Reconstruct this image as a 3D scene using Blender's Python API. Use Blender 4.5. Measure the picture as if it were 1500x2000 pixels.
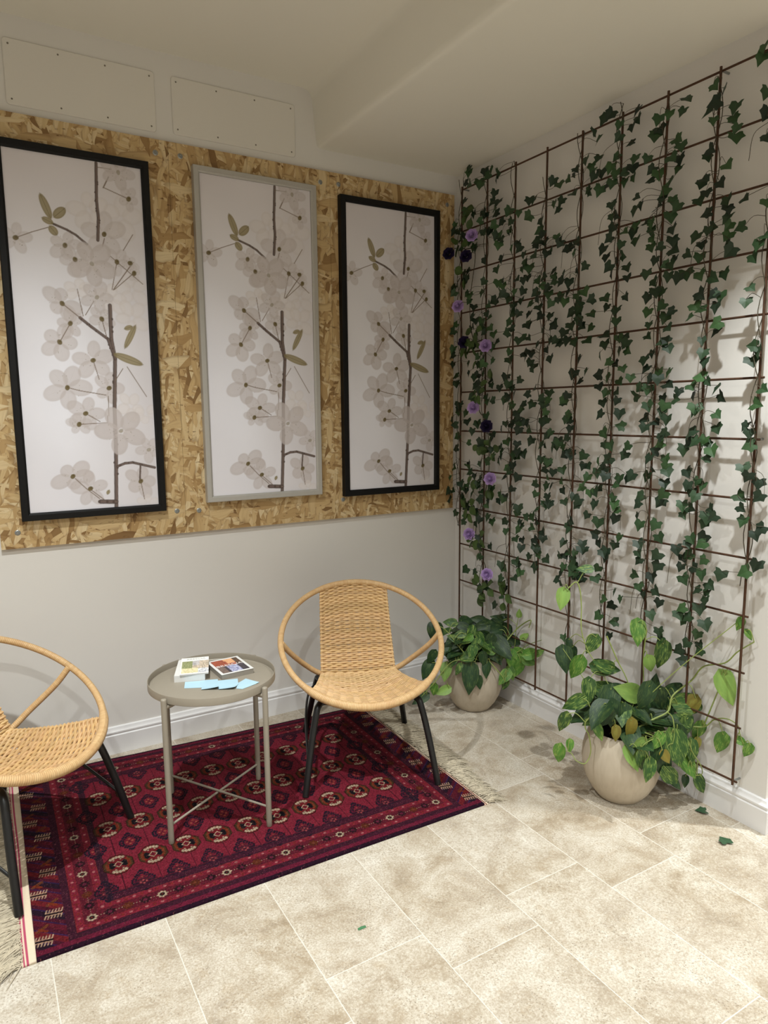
import bpy, bmesh, math, random
import numpy as np
from mathutils import Vector, Matrix
scene = bpy.context.scene
for o in list(bpy.data.objects): bpy.data.objects.remove(o)
COL = scene.collection

# ------------------------------------------------------------------ camera
cam_d = bpy.data.cameras.new('camera'); cam = bpy.data.objects.new('camera', cam_d); COL.objects.link(cam)
cam_d.sensor_fit = 'VERTICAL'; cam_d.sensor_height = 36; cam_d.lens = 1352.904/2000*36
cam_d.clip_start = .02
RX, UP, FW = Vector((.858941,-.512005,-.008437)), Vector((.079414,.116911,.989962)), Vector((.50588,.850989,-.14108))
cam.matrix_world = Matrix(((RX.x,UP.x,-FW.x,-2.263),(RX.y,UP.y,-FW.y,-3.0414),(RX.z,UP.z,-FW.z,1.4501),(0,0,0,1)))
scene.camera = cam

# ------------------------------------------------------------------ world, exposure, lamps
w = bpy.data.worlds.new('world'); scene.world = w; w.use_nodes = True
w.node_tree.nodes['Background'].inputs[0].default_value = (.9,.85,.78,1); w.node_tree.nodes['Background'].inputs[1].default_value = .15
vs = scene.view_settings; vs.view_transform = 'Standard'; vs.look = 'None'; vs.gamma = 1; vs.use_curve_mapping = False
vs.exposure = 0.0
WARM = (.95,1,.995)
def spot(name, loc, tgt, watts, size, blend, rad=.035, col=WARM):
    d = bpy.data.lights.new(name, 'SPOT'); d.energy = watts; d.spot_size = math.radians(size); d.spot_blend = blend
    d.shadow_soft_size = rad; d.color = col
    o = bpy.data.objects.new(name, d); COL.objects.link(o); o.location = loc
    o.rotation_euler = (Vector(tgt)-Vector(loc)).to_track_quat('-Z','Y').to_euler()
    return o
spot('downlight_rug', (-2.18,-1.42,2.87), (-2.15,-1.30,0), 205, 76, 1, .025)
spot('downlight_rug_spill', (-2.18,-1.42,2.87), (-2.15,-1.30,0), 112, 124, .8, .025)
spot('downlight_entrance', (-2.60,-2.8,2.87), (-2.05,-.4,.5), 80, 76, 1, .03)
spot('downlight_trellis', (-.62,-1.95,2.63), (-.60,-1.95,0), 128, 92, .7, .025)
spot('downlight_passage', (.50,-2.25,2.63), (.40,-2.25,0), 270, 80, .9, .03)
spot('fill_spot_hall', (-1.2,-4.6,2.87), (-1.2,-4.6,0), 255, 140, .8, .08)  # three unseen spots added behind the camera as ambient fill
spot('fill_spot_hall', (-3.2,-4.6,2.87), (-3.2,-4.6,0), 255, 140, .8, .08)
spot('fill_spot_hall', (.6,-4.6,2.63), (.6,-4.6,0), 255, 140, .8, .08)

# ------------------------------------------------------------------ helpers
def lin(c):
    return tuple((v/255/12.92 if v/255 <= .04045 else ((v/255+.055)/1.055)**2.4) for v in c)
def rgba(c): return (*lin(c), 1)
class MB:
    """vertex / face collector for one mesh object"""
    def __init__(s): s.v=[]; s.f=[]; s.uv=[]; s.c=[]; s.mi=[]; s.cur=0
    def add(s, vs_, fs, uvs=None, col=(1,1,1)):
        b=len(s.v); s.v+= [tuple(p) for p in vs_]
        s.uv += uvs if uvs else [(0,0)]*len(vs_)
        s.c += col if isinstance(col, list) else [col]*len(vs_)
        s.f += [tuple(i+b for i in f) for f in fs]; s.mi += [s.cur]*len(fs)
    def box(s, a, b, col=(1,1,1)):
        x0,y0,z0=a; x1,y1,z1=b
        s.add([(x0,y0,z0),(x1,y0,z0),(x1,y1,z0),(x0,y1,z0),(x0,y0,z1),(x1,y0,z1),(x1,y1,z1),(x0,y1,z1)],
              [(0,3,2,1),(4,5,6,7),(0,1,5,4),(1,2,6,5),(2,3,7,6),(3,0,4,7)], None, col)
    def tube(s, pts, r, n=8, closed=False, cap=True, col=(1,1,1), flat=None, up=None):
        pts=[Vector(p) for p in pts]; N=len(pts)
        if N<2: return
        rs = r if isinstance(r,(list,tuple)) else [r]*N
        T=[]
        for i in range(N):
            a=pts[(i-1)%N] if (closed or i>0) else pts[i]; b=pts[(i+1)%N] if (closed or i<N-1) else pts[i]
            t=(b-a); T.append(t.normalized() if t.length>1e-9 else Vector((0,0,1)))
        u=Vector(up) if up else (Vector((0,0,1)) if abs(T[0].z)<.9 else Vector((1,0,0)))
        vs_=[];uv=[];L=0
        for i in range(N):
            if i: L+=(pts[i]-pts[i-1]).length
            if up and not isinstance(up, tuple): u=Vector(up)
            u=(u-T[i]*u.dot(T[i])); u = u.normalized() if u.length>1e-6 else T[i].orthogonal().normalized()
            w_=T[i].cross(u)
            for k in range(n+1):
                an=2*math.pi*k/n
                vs_.append(pts[i]+(u*math.cos(an)*(flat or 1)+w_*math.sin(an))*rs[i]); uv.append((L,k/n))
        fs=[]; M=n+1
        for i in range(N if closed else N-1):
            j=(i+1)%N
            for k in range(n): fs.append((i*M+k,i*M+k+1,j*M+k+1,j*M+k))
        if cap and not closed:
            fs.append(tuple(range(n-1,-1,-1))); fs.append(tuple((N-1)*M+k for k in range(n)))
        s.add(vs_,fs,uv,col)
    def lathe(s, prof, n=48, c=(0,0,0), col=(1,1,1)):
        vs_=[];uv=[]
        for (r,z) in prof:
            for k in range(n): a=2*math.pi*k/n; vs_.append((c[0]+r*math.cos(a),c[1]+r*math.sin(a),c[2]+z)); uv.append((k/n,z))
        fs=[]
        for i in range(len(prof)-1):
            for k in range(n): fs.append((i*n+k,i*n+(k+1)%n,(i+1)*n+(k+1)%n,(i+1)*n+k))
        s.add(vs_,fs,uv,col)
    def build(s, name, mats, parent=None, smooth=True, sharp=40, color=False):
        me=bpy.data.meshes.new(name); me.from_pydata(s.v,[],s.f)
        if not isinstance(mats,(list,tuple)): mats=[mats]
        for m in mats: me.materials.append(m)
        if len(mats)>1: me.polygons.foreach_set('material_index', s.mi)
        ul=me.uv_layers.new(name='uv'); li=np.empty(len(me.loops),dtype=np.int32); me.loops.foreach_get('vertex_index',li)
        ul.data.foreach_set('uv', np.array(s.uv,dtype=np.float32)[li].ravel())
        if color:
            a=me.color_attributes.new('tint','FLOAT_COLOR','POINT')
            cc=np.ones((len(s.v),4),dtype=np.float32); cc[:,:3]=np.array(s.c,dtype=np.float32); a.data.foreach_set('color',cc.ravel())
        me.polygons.foreach_set('use_smooth',[smooth]*len(me.polygons))
        if smooth: me.set_sharp_from_angle(angle=math.radians(sharp))
        me.update()
        o=bpy.data.objects.new(name,me); COL.objects.link(o)
        if parent is not None: o.parent=parent
        return o
def thing(name, label, cat, loc=(0,0,0), rz=0, group=None):
    o=bpy.data.objects.new(name,None); COL.objects.link(o); o.location=loc; o.rotation_euler=(0,0,rz); o.empty_display_size=.1
    return tag(o,label,cat,group)
def tag(o,label,cat,group=None,kind=None):
    o['label']=label; o['category']=cat
    if group: o['group']=group
    if kind: o['kind']=kind
    return o
def struct(o): o['kind']='structure'; return o
def bevel(o, w_=.003, seg=2):
    m=o.modifiers.new('bevel','BEVEL'); m.width=w_; m.segments=seg; m.limit_method='ANGLE'; m.angle_limit=math.radians(40); return o
def smoothpath(pts, n=8, closed=False):
    """Catmull-Rom"""
    P=[Vector(p) for p in pts]; out=[]; N=len(P)
    rng=range(N if closed else N-1)
    for i in rng:
        p0=P[i-1] if (i>0 or closed) else P[0]*2-P[1]; p1=P[i]; p2=P[(i+1)%N]; p3=P[(i+2)%N] if (i+2<N or closed) else P[-1]*2-P[-2]
        for k in range(n):
            t=k/n
            out.append(.5*((2*p1)+(p2-p0)*t+(2*p0-5*p1+4*p2-p3)*t*t+(3*p1-p0-3*p2+p3)*t**3))
    if not closed: out.append(P[-1])
    return out

# ------------------------------------------------------------------ materials
class NT:
    def __init__(s,name):
        s.m=bpy.data.materials.new(name); s.m.use_nodes=True; s.t=s.m.node_tree; s.b=s.t.nodes['Principled BSDF']; s.x=0
    def n(s,typ,**kw):
        nd=s.t.nodes.new(typ)
        for k,v in kw.items(): setattr(nd,k,v)
        return nd
    def put(s,sock,val):
        if hasattr(val,'links') or isinstance(val,bpy.types.NodeSocket): s.t.links.new(val,sock)
        elif val is not None:
            if sock.type=='RGBA' and len(val)==3: val=(*val,1)
            sock.default_value=val
    def math(s,op,a,b=None,c=None,clamp=False):
        nd=s.n('ShaderNodeMath',operation=op); nd.use_clamp=clamp
        for i,v in enumerate((a,b,c)):
            if v is not None: s.put(nd.inputs[i],v)
        return nd.outputs[0]
    def mix(s,f,a,b,blend='MIX'):
        nd=s.n('ShaderNodeMix',data_type='RGBA',blend_type=blend); s.put(nd.inputs[0],f); s.put(nd.inputs[6],a); s.put(nd.inputs[7],b); return nd.outputs[2]
    def noise(s,vec,scale,detail=3,rough=.5,dist=0,out=0):
        nd=s.n('ShaderNodeTexNoise'); s.put(nd.inputs['Vector'],vec); nd.inputs['Scale'].default_value=scale; nd.inputs['Detail'].default_value=detail
        nd.inputs['Roughness'].default_value=rough; nd.inputs['Distortion'].default_value=dist; return nd.outputs[out]
    def ramp(s,f,stops):
        nd=s.n('ShaderNodeValToRGB'); s.put(nd.inputs[0],f); e=nd.color_ramp.elements
        while len(e)<len(stops): e.new(.5)
        for el,(p,c) in zip(e,stops): el.position=p; el.color=(*c,1) if len(c)==3 else c
        return nd.outputs[0]
    def mr(s,v,a,b,c=0,d=1):
        nd=s.n('ShaderNodeMapRange'); s.put(nd.inputs[0],v)
        for i,x in enumerate((a,b,c,d)): nd.inputs[i+1].default_value=x
        return nd.outputs[0]
    def mapping(s,vec,loc=(0,0,0),rot=(0,0,0),scale=(1,1,1)):
        nd=s.n('ShaderNodeMapping'); s.put(nd.inputs[0],vec); s.put(nd.inputs[1],loc); nd.inputs[2].default_value=rot; nd.inputs[3].default_value=scale; return nd.outputs[0]
    def coord(s,which='Object'): return s.n('ShaderNodeTexCoord').outputs[which]
    def bump(s,h,strength=.3,dist=.002):
        nd=s.n('ShaderNodeBump'); nd.inputs['Strength'].default_value=strength; nd.inputs['Distance'].default_value=dist; s.put(nd.inputs['Height'],h); s.t.links.new(nd.outputs[0],s.b.inputs['Normal'])
    def base(s,c,rough=.6,metal=0,spec=.5,sheen=0):
        s.put(s.b.inputs['Base Color'],c); s.put(s.b.inputs['Roughness'],rough); s.b.inputs['Metallic'].default_value=metal; s.b.inputs['Specular IOR Level'].default_value=spec
        if sheen: s.b.inputs['Sheen Weight'].default_value=sheen
        return s
def simple(name,c,rough=.6,metal=0,var=.06,scale=30,spec=.5,bump=0):
    t=NT(name); co=t.coord('Object'); f=t.noise(co,scale,4)
    a=lin(c); t.base(t.mix(f,tuple(v*(1-var) for v in a),tuple(min(1,v*(1+var)) for v in a)),rough,metal,spec)
    if bump: t.bump(f,bump,.001)
    return t.m
def tinted(name, rough=.6, var=.12, scale=60, spec=.4, transl=0, bump=0, sheen=0):
    t=NT(name); at=t.n('ShaderNodeAttribute',attribute_name='tint'); co=t.coord('Object'); f=t.noise(co,scale,4)
    c=t.mix(1.0,at.outputs['Color'],t.mix(f,(1-var,)*3,(1+var,)*3),'MULTIPLY'); t.base(c,rough,0,spec,sheen)
    if transl: t.b.inputs['Transmission Weight'].default_value=0; t.b.inputs['Subsurface Weight'].default_value=0
    if bump: t.bump(f,bump,.001)
    return t.m

M={}
# painted plaster
def plaster(name,c):
    t=NT(name); co=t.coord('Object'); f=t.noise(co,2.2,4); g=t.noise(co,180,3)
    a=lin(c); t.base(t.mix(f,tuple(v*.965 for v in a),a),.75,0,.3); t.bump(g,.08,.001); return t.m
M['wall']=plaster('wall_paint',(224,220,215)); M['ceiling']=plaster('ceiling_paint',(234,230,219))
M['panel']=plaster('access_panel_paint',(224,219,211))
M['trim']=simple('white_gloss_trim',(228,226,226),.35,0,.02,10)
# travertine floor
def floor_mat():
    t=NT('travertine_tiles'); co=t.coord('Object'); sp=t.n('ShaderNodeSeparateXYZ'); t.put(sp.inputs[0],co)
    W,L=.302,.6095
    cx=t.math('DIVIDE',t.math('ADD',sp.outputs[0],.071),W); ci=t.math('FLOOR',cx); fx=t.math('FRACT',cx)
    par=t.math('MODULO',t.math('ABSOLUTE',ci),2.0)
    yy=t.math('DIVIDE',t.math('ADD',t.math('ADD',sp.outputs[1],.971),t.math('MULTIPLY',t.math('SUBTRACT',1.0,par),.142)),L)
    yi=t.math('FLOOR',yy); fy=t.math('FRACT',yy)
    dx=t.math('MULTIPLY',t.math('MINIMUM',fx,t.math('SUBTRACT',1.0,fx)),W); dy=t.math('MULTIPLY',t.math('MINIMUM',fy,t.math('SUBTRACT',1.0,fy)),L)
    wob=t.math('MULTIPLY',t.noise(co,90,2),.0012)
    d=t.math('ADD',t.math('MINIMUM',dx,dy),t.math('SUBTRACT',wob,.0006)); grout=t.mr(d,.0008,.0019,1,0)
    cb=t.n('ShaderNodeCombineXYZ'); t.put(cb.inputs[0],ci); t.put(cb.inputs[1],yi)
    wn=t.n('ShaderNodeTexWhiteNoise'); t.put(wn.inputs['Vector'],cb.outputs[0])
    off=t.n('ShaderNodeVectorMath',operation='MULTIPLY_ADD'); t.put(off.inputs[0],wn.outputs['Color']); off.inputs[1].default_value=(40,40,40); t.put(off.inputs[2],co)
    v=off.outputs[0]
    n1=t.noise(v,7,8,.72,.4); n2=t.noise(v,26,6,.7,.4); n3=t.noise(v,1.8,3,.5,.3)
    c=t.ramp(n1,[(.30,lin((128,110,87))),(.43,lin((162,147,126))),(.54,lin((184,173,156))),(.72,lin((210,203,191)))])
    c=t.mix(t.mr(n3,.35,.7,0,.4),c,lin((214,208,198)))
    c=t.mix(t.mr(n2,.54,.72,0,.4),c,lin((168,148,120)))
    # small pits
    vo=t.n('ShaderNodeTexVoronoi'); t.put(vo.inputs['Vector'],v); vo.inputs['Scale'].default_value=125
    pitmask=t.mr(t.noise(v,11,4,.65),0.46,.58,0,1)
    pit=t.math('MULTIPLY',t.mr(vo.outputs['Distance'],.17,.29,1,0),pitmask)
    c=t.mix(t.math('MULTIPLY',pit,.65),c,lin((112,98,80)))
    fine=t.noise(v,165,5,.8); c=t.mix(t.mr(fine,.46,.66,.0,.72),c,lin((140,122,98))); c=t.mix(t.mr(fine,.30,.46,.4,0),c,lin((232,226,214)))
    c=t.mix(t.math('MULTIPLY',grout,.7),c,lin((218,212,202)))
    t.base(c,t.mr(n1,.3,.7,.55,.4),0,.4)
    h=t.math('SUBTRACT',t.math('MULTIPLY',n2,.25),t.math('ADD',t.math('MULTIPLY',pit,.8),t.math('MULTIPLY',grout,.5))); t.bump(h,.35,.0015)
    return t.m
M['floor']=floor_mat()
# OSB
def osb_mat():
    t=NT('oriented_strand_board'); co=t.coord('Object'); co2=t.mapping(co,(0,0,0),(math.radians(90),0,0))
    c=lin((190,158,104)); h=None
    warp=t.noise(co,6,2,.5,0,1)
    lay=[(20,14,44,.0),(75,12,40,.35),(-35,14,46,.45),(110,16,60,.45),(95,6,24,.62),(-70,18,70,.5),(50,16,56,.55),(-15,20,80,.6),(80,15,60,.6),(5,8,30,.84),(98,7,34,.88)]
    for i,(ang,sx,sy,th) in enumerate(lay):
        rot=t.mapping(t.mix(.06,co2,warp,'ADD'),(i*3.17,i*1.71,0),(0,0,math.radians(ang)))
        v=t.mapping(rot,(0,0,0),(0,0,0),(sx,sy,0.001))
        vo=t.n('ShaderNodeTexVoronoi'); vo.voronoi_dimensions='2D'; t.put(vo.inputs['Vector'],v); vo.inputs['Scale'].default_value=1; vo.inputs['Randomness'].default_value=1
        sc=t.n('ShaderNodeSeparateColor'); t.put(sc.inputs[0],vo.outputs['Color'])
        grain=t.noise(t.mapping(rot,(0,0,0),(0,0,0),(9,150,1)),1,3,.6)
        col=t.ramp(sc.outputs[0],[(0,lin((128,98,62))),(.13,lin((170,138,92))),(.4,lin((200,170,122))),(.75,lin((212,186,140))),(1,lin((226,206,166)))])
        col=t.mix(t.mr(grain,.3,.75,.30,0),col,lin((140,102,58)))
        edge=t.mr(vo.outputs['Distance'],.5,.8,0,.45)
        col=t.mix(edge,col,lin((112,76,40)))
        m=t.mr(sc.outputs[1],th,th+.01,0,1) if th>0 else 1.0
        c=t.mix(m,c,col) if th>0 else col
    # dark gaps between strands
    sp=t.mr(t.noise(t.mapping(co2,(5,2,0),(0,0,.6),(1,2.6,1)),24,4,.7),.62,.70,0,.75)
    c=t.mix(sp,c,lin((84,52,24)))
    t.base(c,.62,0,.3); t.bump(t.noise(co,60,4),.25,.0015); return t.m
M['osb']=osb_mat()
M['black_frame']=simple('black_frame_wood',(14,13,13),.55,0,.2,40,.25)
M['silver_frame']=simple('silver_frame_foil',(176,172,166),.42,.15,.03,60)
M['zinc']=simple('zinc_screw',(150,152,150),.4,.7,.1,80)
M['screwpaint']=simple('painted_screw',(120,112,100),.6,0,.1,80)
M['print']=tinted('printed_paper',.5,.015,8,.35)
M['rug']=tinted('knotted_wool_pile',.95,.22,420,.1,0,.6)
M['kilim']=tinted('flat_woven_end',.95,.1,300,.1)
M['wool']=tinted('fringe_wool',.9,.1,60,.15)
M['rust']=(lambda t: (t.base(t.mix(t.noise(t.coord('Object'),28,5,.65),lin((46,32,25)),lin((102,69,47))),.72,.25,.35), t.m)[1])(NT('rusted_steel_bar'))
M['ivy']=tinted('artificial_ivy_leaf',.5,.18,90,.35)
M['ivystem']=simple('ivy_stem',(66,58,40),.7,0,.25,60)
M['rose']=tinted('fabric_rose',.8,.08,60,.2)
M['metal_black']=simple('black_powder_coat',(20,20,21),.38,0,.12,50)
M['taupe']=simple('taupe_powder_coat',(142,133,119),.45,0,.03,50)
M['soil']=simple('potting_soil',(42,32,26),.95,0,.5,140,.2,.8)
def rattan(name, wrap):
    t=NT(name); at=t.n('ShaderNodeAttribute',attribute_name='tint'); co=t.coord('Object')
    f=t.noise(co,70,4); g=t.noise(co,9,3)
    c=t.mix(f,lin((192,154,106)),lin((222,190,142))); c=t.mix(t.mr(g,.4,.7,0,.35),c,lin((204,164,122)))
    c=t.mix(1.0,c,at.outputs['Color'],'MULTIPLY')
    if wrap:
        uv=t.n('ShaderNodeUVMap').outputs[0]; sp=t.n('ShaderNodeSeparateXYZ'); t.put(sp.inputs[0],uv)
        q=t.math('MULTIPLY',t.math('ADD',sp.outputs[0],t.math('MULTIPLY',sp.outputs[1],.0062)),1/.0062); fr=t.math('FRACT',q)
        wn=t.n('ShaderNodeTexWhiteNoise',noise_dimensions='1D'); t.put(wn.inputs['W'],t.math('FLOOR',q))
        gap=t.mr(t.math('ABSOLUTE',t.math('SUBTRACT',fr,.5)),.40,.5,0,1)
        c=t.mix(t.math('MULTIPLY',gap,.5),c,lin((120,80,44)))
        c=t.mix(t.mr(wn.outputs['Value'],0,1,0,.28),c,lin((176,126,76)))
        t.bump(t.math('SUBTRACT',1.0,gap),.6,.0015)
    t.base(c,.5,0,.35); return t.m
M['cane']=rattan('woven_cane',False); M['wrap']=rattan('wrapped_rattan',True)
def pot_mat():
    t=NT('stone_coloured_planter'); co=t.coord('Object'); f=t.noise(co,5,5,.6); g=t.noise(t.mapping(co,(0,0,0),(0,0,0),(1,1,.15)),90,3)
    c=t.mix(f,lin((182,168,148)),lin((205,194,176))); c=t.mix(t.mr(g,.4,.7,0,.25),c,lin((166,150,130))); t.base(c,.7,0,.3); t.bump(g,.15,.001); return t.m
M['pot']=pot_mat()
def pothos_mat():
    t=NT('variegated_pothos_leaf'); at=t.n('ShaderNodeAttribute',attribute_name='tint'); uv=t.n('ShaderNodeUVMap').outputs[0]
    st=t.noise(t.mapping(uv,(0,0,0),(0,0,0),(7,95,1)),1,4,.65,.25); pa=t.noise(t.mapping(uv,(3,1,0),(0,0,0),(8,14,1)),1,3,.5,.3)
    am=at.outputs['Alpha']
    k=t.math('MULTIPLY',t.math('MULTIPLY',t.mr(st,.48,.58,0,1),t.mr(pa,.42,.58,.1,1)),am)
    c=t.mix(k,at.outputs['Color'],lin((150,172,86)))
    t.base(c,.46,0,.32); return t.m
M['pothos']=pothos_mat(); M['vine']=simple('green_vine_stem',(136,150,78),.5,0,.15,60); M['twig']=simple('dry_petiole',(92,88,52),.6,0,.2,60)
M['paper_white']=simple('white_paper',(212,210,207),.6,0,.02,60)
M['page_edge']=simple('page_edges',(190,185,180),.8,0,.06,200)
M['cover']=tinted('printed_cover',.35,.02,40,.5)
M['flyer']=simple('pale_blue_paper',(166,196,210),.6,0,.06,25)
M['debris']=simple('green_scrap',(60,110,70),.7,0,.1,50)

# ------------------------------------------------------------------ room
X0,X1,Y0=-4.5,2.6,-6.6
b=MB(); b.box((X0-.1,Y0-.1,-.1),(X1+.1,.12,0)); struct(b.build('floor',M['floor'],smooth=False))
b=MB(); b.box((X0-.1,0,0),(X1+.1,.12,3.0)); struct(b.build('wall_back',M['wall'],smooth=False))
b=MB(); b.box((0,-1.797,0),(.13,0,3.0)); struct(b.build('wall_right',M['wall'],smooth=False))
b=MB(); b.box((X0-.1,Y0,0),(X0,0,3.0)); struct(b.build('wall_left',M['wall'],smooth=False))
b=MB(); b.box((X0-.1,Y0-.1,0),(X1+.1,Y0,3.0)); struct(b.build('wall_front',M['wall'],smooth=False))
b=MB(); b.box((X1,Y0,0),(X1+.1,0,3.0)); struct(b.build('wall_end',M['wall'],smooth=False))
# ceiling with dropped soffit on the right; rounded plaster arrises
prof=[(X0-.1,2.893),(-.86,2.893),(-.838,2.888),(-.824,2.874),(-.815,2.85),(-.797,2.675),(-.793,2.658),(-.782,2.651),(-.77,2.65),(X1+.1,2.65)]
b=MB(); ys=(Y0-.1,.12); vs_=[];fs=[]
for y in ys:
    for x,z in prof: vs_.append((x,y,z))
    vs_+= [(X1+.1,y,3.05),(X0-.1,y,3.05)]
n=len(prof)+2
for i in range(n): j=(i+1)%n; fs.append((i,j,n+j,n+i))
fs.append(tuple(range(n-1,-1,-1))); fs.append(tuple(range(n,2*n)))
b.add(vs_,fs); struct(b.build('ceiling',M['ceiling'],smooth=True,sharp=60))
# skirting boards, moulded profile (d = depth, z)
bp=[(.0,0),(.018,0),(.018,.082),(.0165,.084),(.014,.086),(.014,.090),(.0165,.093),(.0165,.099),(.013,.103),(.010,.109),(.008,.116),(.004,.119),(0,.119)]
def skirting(name, mapper, n2):
    b=MB(); vs_=[mapper(d,z,e) for e in (0,1) for d,z in bp]; n=len(bp)
    fs=[(i,(i+1)%n,n+(i+1)%n,n+i) for i in range(n)]+[tuple(range(n-1,-1,-1)),tuple(range(n,2*n))]
    b.add(vs_,fs); return struct(b.build(name,M['trim'],smooth=True,sharp=25))
skirting('baseboard_back', lambda d,z,e:((X0 if e==0 else -d),-d,z),0)
skirting('baseboard_right', lambda d,z,e:(-d,(-d if e==0 else -1.797-d),z),0)
skirting('baseboard_end', lambda d,z,e:((-d if e==0 else .13),-1.797-d,z),0)

# ------------------------------------------------------------------ OSB boards on the back wall
def screw(parent,x,z,y,r,mat):
    b=MB(); prof=[(0,.0018),(r*.35,.0018),(r*.36,.0006),(r*.45,.0018),(r*.8,.0016),(r,0)]
    vs_=[];n=12
    b.lathe(prof,n); b.v=[(p[0]+x,y-p[2],p[1]+z) for p in b.v]
    return b.build('screw',mat,parent,True,50)
for x0,x1,lab,scr in ((-2.19,-1.4755,'strand board panel at the left, behind the left black framed picture',[(-1.526,2.50),(-1.512,1.037),(-2.13,1.0)]),
                  (-1.4745,-.7425,'middle strand board panel, behind the silver framed picture',[(-1.426,2.504),(-1.416,1.032),(-.79,2.5)]),
                  (-.7415,-.03,'strand board panel nearest the trellis corner, behind the right black framed picture',[(-.697,2.504),(-.70,1.03),(-.075,2.5)])):
    b=MB(); b.box((x0,-.018,.938),(x1,-.0005,2.552)); o=b.build('strand_board',M['osb'],smooth=False)
    o.location.x=0; tag(o,lab,'board','strand board panels on the back wall')
    for x,z in scr: screw(o,x,z,-.018,.011,M['zinc'])
# white access panels above
def rrect(x0,x1,z0,z1,r,n=6):
    out=[]
    for cx,cz,a0 in ((x1-r,z1-r,0),(x0+r,z1-r,90),(x0+r,z0+r,180),(x1-r,z0+r,270)):
        for k in range(n+1): a=math.radians(a0+90*k/n); out.append((cx+r*math.cos(a),cz+r*math.sin(a)))
    return out
for (x0,x1,z0,z1),lab in (((-2.049,-1.513,2.583,2.811),'left white access panel screwed to the wall above the strand boards'),((-1.446,-.904,2.590,2.811),'right white access panel screwed to the wall, nearer the ceiling beam')):
    b=MB(); R_=rrect(x0,x1,z0,z1,.012); R2=rrect(x0+.002,x1-.002,z0+.002,z1-.002,.011); n=len(R_)
    b.add([(x,0,z) for x,z in R_]+[(x,-.004,z) for x,z in R_]+[(x,-.006,z) for x,z in R2],
          [(i,(i+1)%n,n+(i+1)%n,n+i) for i in range(n)]+[(n+i,n+(i+1)%n,2*n+(i+1)%n,2*n+i) for i in range(n)]+[tuple(range(2*n,3*n))])
    bm_=b.build('access_panel',M['panel'],None,True,20); tag(bm_,lab,'panel','access panels above the strand boards')
    for i in range(4):
        for z in (z0+.02,z1-.02): screw(bm_, x0+.019+(x1-x0-.038)*i/3, z, -.006, .0035, M['screwpaint'])

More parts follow.
